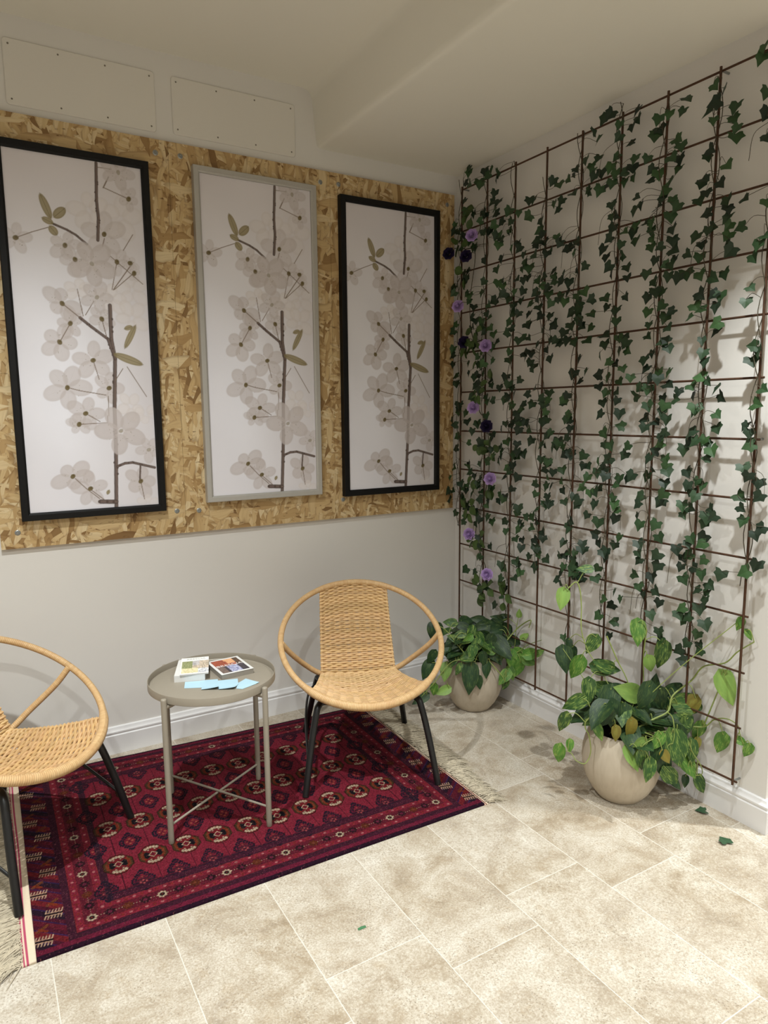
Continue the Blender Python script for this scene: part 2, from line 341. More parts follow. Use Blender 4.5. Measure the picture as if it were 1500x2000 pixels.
# measured positions: ivy leaves (y, z, distance from wall, mm), pothos leaves (centre, tip direction, normal, length, colour kind), picture motif
IVY = [
  [-176,2612,59,-161,2567,66,-157,2484,70,-174,2437,75,-160,2406,64,-74,2388,67,-110,2349,69,-124,2310,67,-169,2301,62,-134,2265,71,-12,2262,52,-181,2146,61,-155,2138,65,-184,2114,71,-105,2109,67,-37,2076,53,-76,2056,73,-73,1898,58,-56,1867,62,-157,1800,63,-85,1741,82,-59,1698,63,-199,1695,67,-102,1636,74,-100,1597,76,-99,1492,53,-98,1453,52,-196,1446,81,-189,1404,67,-106,1387,83,-87,1326,52,-195,1296,59,-77,1262,52,-189,1187,53,-79,1161,65,-44,1107,65,-141,1081,69,-31,1030,71,-159,1008,65,-19,986,58,-199,978,63,-177,962,62,-73,915,50,-174,882,75],
  [-342,2580,51,-332,2552,69,-212,2548,82,-280,2535,81,-380,2463,65,-242,2415,72,-304,2395,67,-201,2390,63,-400,2388,80,-386,2371,57,-294,2358,82,-379,2320,65,-314,2304,77,-331,2303,60,-222,2291,55,-386,2274,55,-262,2235,78,-321,2174,73,-330,2071,83,-397,2057,52,-291,2028,63,-211,2024,75,-203,2000,73,-372,1979,53,-355,1962,71,-228,1923,71,-350,1903,65,-288,1892,62,-229,1880,64,-229,1861,79,-378,1851,80,-249,1848,55,-322,1834,73,-220,1782,56,-379,1762,63,-287,1720,83,-316,1712,74,-393,1695,74,-261,1685,54,-296,1658,73,-222,1646,83,-310,1645,60,-233,1624,56,-353,1606,51,-266,1597,57,-367,1581,58,-297,1558,73,-247,1541,74,-239,1528,83,-338,1526,65,-347,1504,64,-323,1433,52,-252,1394,51,-253,1356,84,-388,1327,67,-305,1306,75,-308,1281,70,-390,1271,72,-331,1262,63,-346,1212,59,-300,1197,70,-206,1145,61,-263,1130,73,-309,1121,77,-292,1094,79,-394,1083,83,-205,1080,76,-292,1080,70,-307,1055,65,-201,1053,81,-244,1037,73,-380,1018,75,-309,1017,75,-274,941,70,-364,932,69,-316,914,79,-253,884,53,-292,817,67,-388,787,70,-321,783,81,-290,716,64,-205,635,80,-270,633,72,-354,568,63,-321,556,78],
  [-416,2538,77,-476,2360,60,-567,2328,79,-419,2327,52,-513,2305,79,-499,2264,74,-446,2264,82,-405,2227,58,-561,2201,78,-524,2189,79,-421,2164,51,-414,2114,75,-573,2090,59,-460,2057,74,-483,2055,55,-550,2049,68,-440,2006,72,-549,1992,81,-589,1990,67,-401,1980,54,-484,1971,58,-571,1951,61,-530,1927,78,-528,1899,68,-558,1896,64,-505,1861,71,-530,1830,76,-401,1819,78,-488,1817,70,-580,1786,50,-581,1773,81,-521,1726,81,-600,1698,58,-492,1694,55,-477,1615,64,-572,1596,61,-519,1580,84,-423,1567,53,-522,1563,63,-545,1539,66,-481,1523,50,-410,1506,84,-456,1505,52,-512,1480,52,-553,1444,56,-576,1421,68,-482,1396,64,-515,1390,53,-460,1372,69,-570,1367,61,-490,1311,61,-568,1302,66,-469,1287,82,-584,1267,79,-537,1247,61,-451,1242,58,-428,1216,54,-496,1184,63,-530,1179,53,-587,1148,78,-474,1139,59,-527,1087,56,-452,1056,63,-473,1045,52,-433,1022,55,-529,1007,56,-595,1004,75,-577,977,66,-595,936,65,-478,923,54,-492,878,61,-600,850,51,-556,849,52,-586,745,76,-585,730,58,-590,694,62,-484,692,59,-583,664,79,-487,645,84,-477,586,50,-482,551,71,-427,492,68],
  [-749,2417,55,-793,2391,60,-637,2370,58,-633,2366,79,-777,2317,71,-623,2302,73,-794,2289,64,-716,2261,83,-696,2224,75,-779,2185,54,-701,2181,52,-678,2170,75,-752,2147,52,-608,2142,84,-719,2129,53,-678,2128,85,-607,2110,72,-630,2082,69,-619,2043,69,-770,2043,58,-608,2032,82,-723,2031,68,-674,2024,59,-780,2001,63,-734,1982,55,-682,1967,76,-623,1930,51,-782,1909,83,-703,1904,75,-613,1887,52,-709,1866,72,-751,1862,55,-618,1838,62,-775,1832,51,-767,1817,51,-707,1807,53,-759,1790,57,-632,1780,66,-696,1746,72,-732,1722,51,-601,1715,59,-635,1707,60,-773,1680,67,-632,1673,56,-654,1643,60,-674,1558,60,-773,1532,69,-643,1530,77,-782,1499,85,-605,1485,64,-646,1484,52,-732,1483,59,-747,1449,64,-728,1404,61,-622,1397,54,-652,1372,69,-775,1359,58,-646,1319,51,-732,1302,69,-717,1238,52,-781,1231,75,-738,1193,52,-796,1185,57,-768,1166,60,-687,1125,59,-754,1119,52,-708,1081,74,-781,1076,70,-755,1026,51,-695,977,78,-658,973,83,-679,923,66,-738,907,54,-606,903,82,-765,884,78,-701,867,65,-694,829,58,-629,821,84,-720,803,57,-783,792,70,-660,781,60,-703,734,62],
  [-985,2532,72,-996,2503,54,-949,2439,72,-873,2410,55,-973,2409,67,-865,2388,82,-999,2361,79,-870,2336,56,-953,2320,52,-815,2171,63,-898,2140,55,-839,2122,52,-900,2097,70,-964,2030,76,-928,2026,81,-835,1991,76,-859,1986,56,-859,1942,58,-811,1939,54,-962,1931,73,-817,1921,74,-935,1919,84,-989,1898,60,-919,1893,55,-901,1855,79,-888,1806,67,-961,1794,77,-997,1786,67,-863,1779,81,-857,1749,55,-811,1742,53,-908,1738,66,-980,1737,65,-952,1667,76,-988,1613,75,-902,1608,58,-937,1575,56,-878,1518,68,-852,1486,62,-900,1427,71,-889,1416,82,-914,1379,80,-894,1340,77,-818,1324,53,-861,1301,61,-814,1294,79,-864,1267,55,-965,1267,53,-972,1224,59,-856,1201,60,-843,1149,52,-978,1134,69,-807,1125,77,-858,1111,55,-944,1093,80,-876,1063,63,-966,1058,83,-924,985,71,-928,948,84,-979,892,55,-892,886,80,-995,875,79,-945,848,64,-901,840,56,-863,824,72,-944,793,75,-884,775,67,-973,760,82,-972,752,61,-939,745,64,-854,738,51,-836,706,56,-857,699,53,-906,462,74,-949,410,69],
  [-1019,2570,55,-1071,2566,78,-1190,2539,70,-1178,2517,50,-1119,2512,82,-1159,2495,58,-1114,2470,77,-1158,2437,60,-1090,2411,56,-1066,2378,62,-1021,2372,61,-1196,2368,81,-1171,2348,60,-1102,2345,74,-1143,2336,71,-1058,2314,67,-1086,2314,75,-1176,2312,61,-1129,2311,50,-1014,2310,61,-1094,2233,80,-1071,2200,51,-1119,2190,78,-1087,2152,63,-1191,2140,53,-1165,2118,85,-1182,2114,55,-1079,2113,70,-1044,2080,65,-1145,2077,79,-1050,2051,52,-1135,2040,55,-1098,2023,51,-1092,2004,82,-1176,1988,76,-1096,1979,67,-1185,1948,84,-1065,1892,64,-1182,1879,84,-1065,1858,55,-1121,1838,63,-1003,1838,72,-1142,1794,85,-1067,1749,62,-1148,1731,74,-1160,1730,63,-1061,1715,53,-1186,1708,78,-1159,1682,80,-1193,1679,77,-1045,1674,60,-1105,1642,77,-1123,1636,58,-1172,1613,74,-1032,1596,51,-1088,1583,55,-1140,1566,52,-1051,1549,67,-1136,1527,60,-1086,1523,64,-1142,1492,64,-1062,1486,54,-1156,1442,63,-1074,1437,79,-1155,1392,51,-1087,1366,71,-1135,1317,84,-1076,1316,53,-1188,1280,62,-1114,1259,70,-1075,1252,79,-1091,1221,65,-1062,1204,72,-1108,1192,78,-1199,1188,55,-1168,1186,63,-1021,1181,83,-1157,1160,70,-1058,1135,54,-1058,1125,76,-1032,1118,77,-1145,1107,69,-1153,1082,69,-1058,1072,77,-1161,1057,62,-1152,1024,60,-1008,1020,65,-1067,998,61,-1180,950,63,-1057,949,66,-1146,913,51,-1071,912,57,-1108,882,61,-1112,878,78,-1112,857,63,-1073,805,61,-1076,763,74,-1160,724,56,-1120,686,73,-1168,672,81,-1094,607,71,-1172,600,64,-1143,531,54],
  [-1400,2501,73,-1316,2485,54,-1281,2478,66,-1391,2462,82,-1285,2444,59,-1273,2425,69,-1350,2391,50,-1235,2359,63,-1390,2352,80,-1359,2323,84,-1370,2320,57,-1254,2318,56,-1283,2295,55,-1369,2287,58,-1248,2283,52,-1360,2247,84,-1312,2231,50,-1214,2229,84,-1208,2208,51,-1301,2207,52,-1348,2190,56,-1201,2189,76,-1290,2178,57,-1388,2155,83,-1239,2137,56,-1266,2131,61,-1363,2127,82,-1268,2103,61,-1364,2086,69,-1211,2078,74,-1268,2075,56,-1263,2047,52,-1366,2047,69,-1328,2031,85,-1369,2016,64,-1302,1990,79,-1369,1982,58,-1339,1969,66,-1364,1964,71,-1271,1948,83,-1357,1925,72,-1293,1919,66,-1309,1879,77,-1328,1877,63,-1273,1864,73,-1338,1826,75,-1279,1811,77,-1373,1802,67,-1342,1786,60,-1285,1764,74,-1375,1745,83,-1271,1725,60,-1359,1702,73,-1347,1694,74,-1370,1674,70,-1286,1663,50,-1268,1640,69,-1270,1608,59,-1321,1591,51,-1366,1589,56,-1209,1577,72,-1297,1569,65,-1334,1567,73,-1368,1543,58,-1243,1538,56,-1282,1532,61,-1227,1507,57,-1344,1497,51,-1293,1470,71,-1362,1469,66,-1355,1450,63,-1274,1422,58,-1380,1420,71,-1314,1408,50,-1291,1389,82,-1381,1372,84,-1366,1353,84,-1357,1329,71,-1208,1314,69,-1329,1304,62,-1317,1275,81,-1367,1272,50,-1373,1248,54,-1329,1237,72,-1390,1227,70,-1292,1204,55,-1233,1201,71,-1383,1184,72,-1386,1146,81,-1271,1124,60,-1363,1114,63,-1269,1095,71,-1265,1049,67,-1352,1026,71,-1283,1017,73,-1375,981,76,-1278,941,67,-1374,915,84,-1283,907,75,-1279,875,64,-1375,873,79,-1350,826,74,-1275,821,82,-1292,775,73,-1373,775,78,-1311,747,69,-1378,729,63,-1213,708,82,-1349,677,71,-1389,621,69,-1393,591,64],
  [-1501,2504,72,-1538,2472,76,-1511,2448,78,-1481,2430,66,-1588,2406,83,-1511,2392,83,-1579,2376,76,-1594,2341,82,-1573,2327,51,-1506,2304,81,-1481,2291,60,-1571,2236,84,-1483,2219,74,-1460,2211,57,-1540,2192,69,-1500,2170,83,-1466,2154,74,-1572,2127,76,-1503,2103,78,-1582,2100,83,-1582,2072,83,-1508,2064,51,-1574,2052,62,-1510,2048,80,-1468,2036,83,-1572,2021,62,-1470,2014,53,-1582,1994,68,-1430,1988,71,-1471,1971,62,-1594,1966,77,-1416,1926,54,-1403,1913,78,-1480,1910,65,-1564,1901,55,-1539,1890,80,-1485,1845,66,-1546,1835,79,-1566,1829,73,-1467,1808,62,-1555,1795,78,-1497,1792,73,-1456,1773,76,-1562,1738,79,-1550,1715,62,-1507,1688,74,-1519,1644,84,-1528,1614,83,-1511,1563,79,-1544,1548,83,-1474,1534,73,-1570,1524,67,-1423,1518,72,-1480,1503,65,-1591,1496,74,-1416,1491,75,-1493,1458,72,-1492,1445,77,-1580,1436,77,-1579,1390,70,-1483,1373,65,-1534,1348,71,-1508,1343,84,-1470,1337,58,-1544,1335,63,-1574,1314,84,-1447,1313,60,-1555,1287,82,-1467,1231,59,-1513,1203,65,-1488,1188,84,-1532,1188,61,-1492,1165,67,-1520,1150,84,-1459,1111,67,-1562,1107,54,-1493,1105,67,-1587,1085,72,-1557,1080,66,-1461,1077,60,-1545,1056,60,-1537,1003,51,-1505,996,71,-1541,982,60,-1492,976,68,-1450,949,74,-1487,931,53,-1558,926,70,-1465,918,53,-1517,889,61,-1462,884,62,-1559,877,77,-1486,845,75,-1580,840,60,-1549,819,83,-1565,808,53,-1577,786,76,-1553,751,73,-1492,738,83,-1479,712,81,-1516,709,79,-1582,700,76,-1494,691,74,-1551,654,71,-1553,612,57,-1517,612,81,-1562,594,68,-1471,570,58,-1504,544,84],
  [-1659,2555,66,-1649,2531,60,-1688,2412,85,-1682,2359,67,-1695,2283,80,-1619,2126,54,-1702,2092,67,-1626,2033,76,-1713,1989,76,-1690,1966,82,-1665,1934,62,-1674,1837,80,-1660,1795,80,-1688,1654,68,-1706,1638,69,-1679,1609,56,-1734,1516,75,-1716,1468,76,-1672,1400,56,-1688,1377,59,-1692,1335,59,-1688,1260,77,-1704,1236,79,-1727,1213,50,-1741,1171,69,-1670,1163,60,-1691,1129,83,-1698,1086,77,-1747,1065,55,-1747,1047,85,-1737,940,50,-1708,912,64,-1628,890,75],
]
POTHOS_FRONT = [[-0.319,-1.131,0.721,-0.28,-0.12,-0.95,-0.48,-0.84,0.25,0.075,3],[-0.248,-1.173,0.844,-0.72,0.7,-0.02,-0.56,-0.56,0.61,0.054,1],[-0.125,-1.339,0.608,-0.28,-0.29,-0.92,-0.5,-0.77,0.39,0.088,2],[-0.072,-1.406,0.529,-0.04,0.12,-0.99,-0.49,-0.87,-0.08,0.099,1],[-0.108,-1.384,0.496,0.33,-0.08,-0.94,-0.36,-0.93,-0.05,0.061,3],[-0.262,-1.235,0.557,-0.47,0.21,-0.86,-0.63,-0.76,0.15,0.071,1],[-0.02,-1.674,0.715,-0.35,0.1,-0.93,-0.54,-0.84,0.11,0.043,2],[-0.02,-1.71,0.686,0.26,-0.51,-0.82,-0.43,-0.82,0.37,0.037,2],[-0.32,-1.154,0.481,-0.13,-0.37,-0.92,-0.58,-0.73,0.38,0.091,0],[-0.311,-1.206,0.464,-0.22,0.29,-0.93,-0.67,-0.73,-0.07,0.089,2],[-0.24,-1.294,0.479,0.74,-0.65,-0.16,-0.64,-0.76,0.13,0.094,1],[-0.269,-1.3,0.499,-0.79,0.51,0.35,-0.55,-0.83,-0.04,0.07,1],[-0.344,-1.302,0.406,-0.25,-0.24,-0.94,-0.44,-0.83,0.34,0.086,1],[-0.408,-1.288,0.373,-0.7,0.51,-0.5,-0.67,-0.71,0.21,0.08,1],[-0.453,-1.284,0.307,-0.17,0.23,-0.96,-0.51,-0.85,-0.11,0.071,1],[-0.477,-1.293,0.193,-0.01,0.16,-0.99,-0.89,-0.44,-0.06,0.068,2],[-0.436,-1.306,0.218,-0.12,-0.18,-0.98,-0.46,-0.86,0.21,0.043,2],[-0.367,-1.335,0.315,-0.63,0.44,-0.64,-0.66,-0.74,0.14,0.063,1],[-0.237,-1.389,0.419,-0.87,0.32,0.37,-0.23,-0.94,0.26,0.097,3],[-0.203,-1.444,0.407,-0.31,0.16,-0.94,-0.56,-0.83,0.04,0.096,0],[-0.128,-1.454,0.388,0.15,-0.07,-0.99,-0.76,-0.64,-0.07,0.08,0],[-0.315,-1.366,0.375,-0.47,-0.13,-0.87,-0.45,-0.82,0.36,0.114,0],[-0.316,-1.389,0.348,-0.19,-0.13,-0.97,-0.66,-0.72,0.23,0.085,0],[-0.249,-1.417,0.342,0.76,-0.4,-0.52,-0.31,-0.92,0.25,0.091,1],[-0.288,-1.452,0.306,-0.05,0.1,-0.99,-0.37,-0.92,-0.08,0.072,4],[-0.339,-1.433,0.294,-0.1,-0.16,-0.98,-0.31,-0.93,0.18,0.05,4],[-0.384,-1.395,0.296,0.09,-0.48,-0.87,-0.51,-0.78,0.37,0.056,2],[-0.024,-1.516,0.369,0.87,-0.49,-0.01,-0.45,-0.82,0.36,0.115,1],[-0.037,-1.52,0.361,-0.27,0.22,-0.94,-0.93,-0.31,0.19,0.074,4],[-0.02,-1.645,0.468,0.18,-0.35,-0.92,-0.47,-0.85,0.24,0.109,3],[-0.082,-1.516,0.323,-0.77,0.53,0.35,-0.44,-0.84,0.32,0.068,1],[-0.022,-1.54,0.269,-0.22,0.3,-0.93,-0.75,-0.66,-0.03,0.069,2],[-0.02,-1.632,0.259,-0.09,0.2,-0.98,-0.81,-0.59,-0.05,0.072,2],[-0.02,-1.711,0.299,0.55,-0.71,-0.45,-0.6,-0.71,0.38,0.038,2],[-0.02,-1.732,0.274,-0.24,0.26,-0.93,-0.85,-0.53,0.07,0.046,2],[-0.317,-1.493,0.22,0.08,-0.5,-0.86,-0.36,-0.82,0.45,0.082,3],[-0.263,-1.513,0.273,-0.67,0.54,-0.51,-0.51,-0.83,-0.21,0.066,3],[-0.297,-1.517,0.219,0.21,0.05,-0.98,-0.23,-0.97,-0.1,0.077,1],[-0.285,-1.535,0.184,-0.25,-0.07,-0.97,-0.39,-0.9,0.16,0.076,1],[-0.247,-1.535,0.237,-0.45,-0.08,-0.89,-0.85,-0.26,0.45,0.066,0],[-0.224,-1.56,0.23,0.41,-0.27,-0.87,-0.54,-0.84,0.01,0.049,4],[-0.168,-1.558,0.243,0.13,-0.27,-0.95,-0.42,-0.89,0.19,0.116,1],[-0.091,-1.557,0.162,0.26,-0.5,-0.82,-0.15,-0.86,0.48,0.096,2],[-0.187,-1.559,0.143,0.61,-0.18,-0.77,-0.48,-0.86,-0.18,0.083,1],[-0.212,-1.544,0.178,0.2,0.02,-0.98,-0.46,-0.88,-0.11,0.083,0],[-0.153,-1.555,0.108,0.53,-0.48,-0.7,0.06,-0.8,0.6,0.056,0],[-0.107,-1.56,0.102,-0.33,-0.2,-0.92,-0.72,-0.58,0.38,0.039,0],[-0.041,-1.575,0.078,0.42,-0.25,-0.87,-0.11,-0.97,0.23,0.068,1],[-0.031,-1.546,0.22,-0.27,-0.09,-0.96,-0.47,-0.85,0.21,0.046,4],[-0.244,-1.362,0.375,-0.67,0.65,-0.36,-0.74,-0.62,0.26,0.087,0],[-0.189,-1.395,0.35,-0.42,0.27,-0.86,-0.8,-0.55,0.22,0.087,0],[-0.138,-1.425,0.331,0.42,-0.25,-0.87,0.04,-0.96,0.29,0.087,0],[-0.067,-1.444,0.34,0.81,-0.46,-0.36,-0.33,-0.86,0.38,0.087,0],[-0.025,-1.445,0.355,0.86,-0.48,0.16,-0.51,-0.77,0.39,0.082,0],[-0.285,-1.419,0.34,-0.29,-0.13,-0.95,-0.37,-0.9,0.23,0.079,0],[-0.347,-1.382,0.335,-0.36,0.36,-0.86,-0.63,-0.77,-0.06,0.079,0],[-0.318,-1.318,0.351,-0.62,0.59,-0.51,-0.77,-0.56,0.3,0.075,0],[-0.104,-1.48,0.308,-0.03,-0.37,-0.93,-0.82,-0.53,0.23,0.069,0],[-0.08,-1.529,0.291,-0.22,-0.01,-0.98,-0.42,-0.9,0.1,0.068,1],[-0.074,-1.556,0.205,-0.14,-0.22,-0.97,-0.29,-0.92,0.25,0.079,1],[-0.129,-1.546,0.275,0.22,-0.29,-0.93,-0.59,-0.8,0.11,0.073,0],[-0.244,-1.536,0.283,-0.51,0.13,-0.85,-0.45,-0.88,0.14,0.06,2],[-0.3,-1.503,0.278,-0.55,0.54,-0.64,-0.76,-0.63,0.12,0.049,3],[-0.22,-1.318,0.403,-0.68,0.66,0.32,-0.38,-0.69,0.61,0.065,0],[-0.02,-1.439,0.401,0.75,-0.44,0.5,-0.64,-0.68,0.36,0.07,0],[-0.055,-1.369,0.403,0.15,-0.09,0.98,-0.67,-0.74,0.03,0.072,0],[-0.286,-1.139,0.533,-0.26,-0.25,-0.93,-0.31,-0.9,0.33,0.043,0],[-0.28,-1.154,0.499,-0.06,-0.09,-0.99,-0.78,-0.62,0.1,0.055,0]]
POTHOS_CORNER = [[-0.338,-0.414,0.445,-0.72,0.69,0.06,-0.54,-0.61,0.57,0.059,1],[-0.439,-0.412,0.418,-0.33,-0.22,-0.92,-0.76,-0.52,0.4,0.073,0],[-0.393,-0.416,0.424,0.48,-0.12,-0.87,-0.28,-0.96,-0.02,0.054,0],[-0.35,-0.465,0.384,-0.72,0.61,0.33,-0.45,-0.77,0.44,0.064,1],[-0.247,-0.433,0.445,0.93,-0.32,-0.21,-0.3,-0.95,0.12,0.06,0],[-0.191,-0.443,0.444,-0.79,0.6,0.17,-0.5,-0.77,0.4,0.065,0],[-0.077,-0.453,0.433,-0.84,0.42,0.36,-0.27,-0.88,0.38,0.061,0],[-0.035,-0.466,0.435,0.84,-0.43,0.33,-0.54,-0.57,0.62,0.061,0],[-0.195,-0.464,0.403,-0.9,0.32,-0.31,-0.43,-0.79,0.43,0.085,0],[-0.13,-0.479,0.381,-0.96,0.27,-0.12,-0.29,-0.81,0.51,0.086,0],[-0.021,-0.475,0.376,0.82,-0.44,-0.36,-0.43,-0.89,0.12,0.077,0],[-0.279,-0.507,0.404,-0.23,-0.03,-0.97,-0.49,-0.86,0.14,0.064,1],[-0.308,-0.513,0.38,-0.8,0.13,-0.59,-0.28,-0.95,0.16,0.058,2],[-0.329,-0.477,0.399,-0.85,0.5,-0.17,-0.5,-0.66,0.57,0.064,1],[-0.224,-0.517,0.366,0.44,-0.21,-0.87,-0.14,-0.98,0.16,0.069,1],[-0.16,-0.555,0.34,0.69,-0.71,-0.14,-0.65,-0.7,0.28,0.059,2],[-0.224,-0.564,0.334,-0.74,0.59,0.33,-0.34,-0.75,0.56,0.063,2],[-0.086,-0.529,0.329,0.57,-0.68,-0.46,-0.69,-0.7,0.17,0.065,1],[-0.371,-0.453,0.313,-0.66,0.68,0.31,-0.43,-0.68,0.59,0.079,0],[-0.454,-0.427,0.296,-0.34,0.38,-0.86,-0.6,-0.79,-0.11,0.068,0],[-0.471,-0.417,0.23,-0.53,0.11,-0.84,-0.73,-0.56,0.38,0.088,0],[-0.401,-0.47,0.223,-0.35,-0.24,-0.91,-0.56,-0.72,0.41,0.078,3],[-0.413,-0.462,0.13,-0.89,0.34,-0.31,-0.44,-0.8,0.4,0.069,3],[-0.447,-0.442,0.136,-0.14,0.12,-0.98,-0.83,-0.56,0.05,0.054,2],[-0.5,-0.399,0.086,-0.86,0.24,-0.46,-0.46,-0.77,0.44,0.079,0],[-0.319,-0.554,0.198,-0.22,-0.18,-0.96,-0.56,-0.78,0.27,0.126,0],[-0.281,-0.576,0.182,0.06,-0.22,-0.97,-0.24,-0.95,0.2,0.058,0],[-0.246,-0.585,0.239,-0.26,-0.26,-0.93,-0.76,-0.54,0.37,0.068,0],[-0.299,-0.542,0.322,-0.25,-0.06,-0.97,-0.62,-0.76,0.2,0.063,1],[-0.322,-0.517,0.298,-0.69,0.7,-0.2,-0.66,-0.48,0.58,0.073,1],[-0.274,-0.534,0.345,-0.53,0.09,-0.84,-0.5,-0.84,0.22,0.068,1],[-0.082,-0.578,0.25,0.02,-0.29,-0.96,-0.43,-0.87,0.26,0.095,2],[-0.02,-0.582,0.27,0.88,-0.29,-0.37,-0.15,-0.92,0.36,0.09,2],[-0.02,-0.653,0.302,0.96,-0.26,0.12,-0.29,-0.86,0.42,0.079,2],[-0.02,-0.64,0.257,0.7,-0.64,-0.32,-0.57,-0.77,0.3,0.064,2],[-0.055,-0.594,0.208,-0.34,0.12,-0.93,-0.26,-0.97,-0.03,0.075,2],[-0.02,-0.702,0.322,0.64,-0.57,0.51,-0.74,-0.64,0.22,0.049,2],[-0.155,-0.605,0.191,-0.7,0.07,-0.71,-0.6,-0.6,0.53,0.074,2],[-0.098,-0.591,0.195,0.11,-0.45,-0.89,-0.39,-0.84,0.37,0.06,2],[-0.15,-0.607,0.155,-0.34,0.11,-0.93,-0.71,-0.69,0.18,0.049,1],[-0.02,-0.554,0.478,-0.03,-0.07,1.0,-0.65,-0.75,-0.08,0.038,3],[-0.02,-0.601,0.374,0.81,-0.34,0.48,-0.49,-0.84,0.23,0.045,3],[-0.164,-0.576,0.286,0.0,-0.31,-0.95,-0.47,-0.84,0.27,0.069,1],[-0.337,-0.473,0.339,-0.8,0.13,-0.58,-0.51,-0.65,0.56,0.064,0],[-0.291,-0.442,0.429,-0.73,0.6,0.33,-0.44,-0.78,0.45,0.064,0],[-0.139,-0.451,0.422,0.68,-0.73,0.03,-0.73,-0.67,0.08,0.066,0],[-0.078,-0.488,0.342,0.81,-0.56,-0.17,-0.36,-0.7,0.62,0.076,0],[-0.02,-0.528,0.328,0.73,-0.6,-0.33,-0.61,-0.79,0.09,0.071,0],[-0.253,-0.57,0.291,0.16,-0.05,-0.99,-0.37,-0.93,-0.01,0.063,0],[-0.198,-0.579,0.303,0.2,-0.59,-0.78,-0.61,-0.7,0.37,0.073,0],[-0.259,-0.45,0.405,-0.82,0.54,0.18,-0.44,-0.8,0.41,0.075,0],[-0.366,-0.479,0.275,-0.45,-0.09,-0.89,-0.5,-0.8,0.33,0.059,1],[-0.097,-0.557,0.293,0.4,-0.28,-0.87,0.06,-0.94,0.33,0.075,0],[-0.2,-0.438,0.418,0.77,-0.61,0.18,-0.6,-0.59,0.54,0.07,0],[-0.19,-0.537,0.351,-0.29,0.19,-0.94,-0.62,-0.79,0.03,0.074,0],[-0.353,-0.51,0.241,-0.55,0.06,-0.83,-0.55,-0.77,0.32,0.054,1],[-0.078,-0.464,0.394,0.69,-0.53,-0.5,-0.52,-0.84,0.18,0.076,0],[-0.199,-0.485,0.379,-0.84,0.39,0.36,-0.33,-0.92,0.22,0.07,0]]
VINES_FRONT = [[[-0.236,-1.436,0.293],[-0.224,-1.443,0.299],[-0.17,-1.464,0.324],[-0.119,-1.483,0.349],[-0.089,-1.477,0.4],[-0.02,-1.502,0.453],[-0.02,-1.548,0.522],[-0.02,-1.63,0.562],[-0.02,-1.673,0.615],[-0.02,-1.73,0.668]],[[-0.3,-1.142,0.767],[-0.274,-1.157,0.792],[-0.268,-1.173,0.763],[-0.269,-1.184,0.698],[-0.282,-1.2,0.612],[-0.277,-1.226,0.545],[-0.271,-1.253,0.508],[-0.257,-1.296,0.452],[-0.249,-1.359,0.363],[-0.25,-1.393,0.279]],[[-0.244,-1.292,0.606],[-0.214,-1.321,0.513],[-0.198,-1.354,0.447],[-0.189,-1.395,0.35],[-0.201,-1.422,0.279]],[[-0.098,-1.356,0.623],[-0.104,-1.352,0.525],[-0.116,-1.368,0.41],[-0.156,-1.414,0.264]],[[-0.295,-1.401,0.3],[-0.354,-1.366,0.348],[-0.4,-1.35,0.329],[-0.404,-1.348,0.299],[-0.399,-1.362,0.274],[-0.392,-1.366,0.209],[-0.416,-1.364,0.172],[-0.438,-1.34,0.179],[-0.441,-1.315,0.199],[-0.47,-1.285,0.206]],[[-0.043,-1.528,0.288],[-0.02,-1.568,0.298],[-0.02,-1.603,0.339],[-0.02,-1.649,0.36],[-0.02,-1.69,0.353],[-0.02,-1.704,0.319],[-0.02,-1.72,0.286]],[[-0.127,-1.489,0.347],[-0.147,-1.524,0.342],[-0.166,-1.547,0.297],[-0.179,-1.552,0.267]],[[-0.194,-1.484,0.284],[-0.154,-1.532,0.299],[-0.124,-1.561,0.286],[-0.088,-1.571,0.215],[-0.061,-1.587,0.167],[-0.046,-1.584,0.126],[-0.074,-1.567,0.12]],[[-0.24,-1.48,0.294],[-0.245,-1.524,0.296],[-0.29,-1.521,0.283],[-0.307,-1.51,0.254]],[[-0.02,-1.562,0.296],[-0.02,-1.633,0.521],[-0.02,-1.643,0.547]]]
VINES_CORNER = [[[-0.189,-0.538,0.258],[-0.099,-0.521,0.309],[-0.02,-0.541,0.394],[-0.02,-0.634,0.462],[-0.02,-0.625,0.422]],[[-0.161,-0.519,0.257],[-0.042,-0.532,0.27],[-0.02,-0.534,0.387],[-0.02,-0.551,0.464]],[[-0.223,-0.517,0.258],[-0.316,-0.509,0.315],[-0.38,-0.447,0.42],[-0.426,-0.42,0.451]],[[-0.193,-0.558,0.265],[-0.069,-0.563,0.274],[-0.02,-0.617,0.332],[-0.02,-0.713,0.386]],[[-0.273,-0.534,0.274],[-0.372,-0.487,0.278],[-0.449,-0.453,0.181],[-0.498,-0.412,0.106]],[[-0.215,-0.569,0.273],[-0.176,-0.615,0.209],[-0.163,-0.623,0.178]]]
ROSES = [[-0.085,-0.234,2.305,0],[-0.085,-0.19,2.216,1],[-0.085,-0.126,1.984,0],[-0.085,-0.179,1.802,1],[-0.085,-0.35,1.77,0],[-0.085,-0.259,1.475,0],[-0.085,-0.365,1.384,1],[-0.085,-0.397,1.128,0],[-0.085,-0.235,0.829,0],[-0.085,-0.383,0.645,0],[-0.085,-0.045,2.256,1]]
ROSE_LEAVES = [[-174,2431,75],[-225,2401,75],[-134,2295,75],[-168,2129,75],[-254,1859,75],[-245,1779,75],[-287,1714,75],[-378,1592,75],[-280,1553,75],[-193,1796,75],[-304,1300,75],[-384,1265,75],[-394,1272,75],[-215,974,75],[-266,1131,75],[-378,1088,75],[-205,946,75],[-302,826,75],[-282,803,75],[-317,569,75],[-297,524,75],[-506,583,75],[-368,573,75],[-507,545,75]]
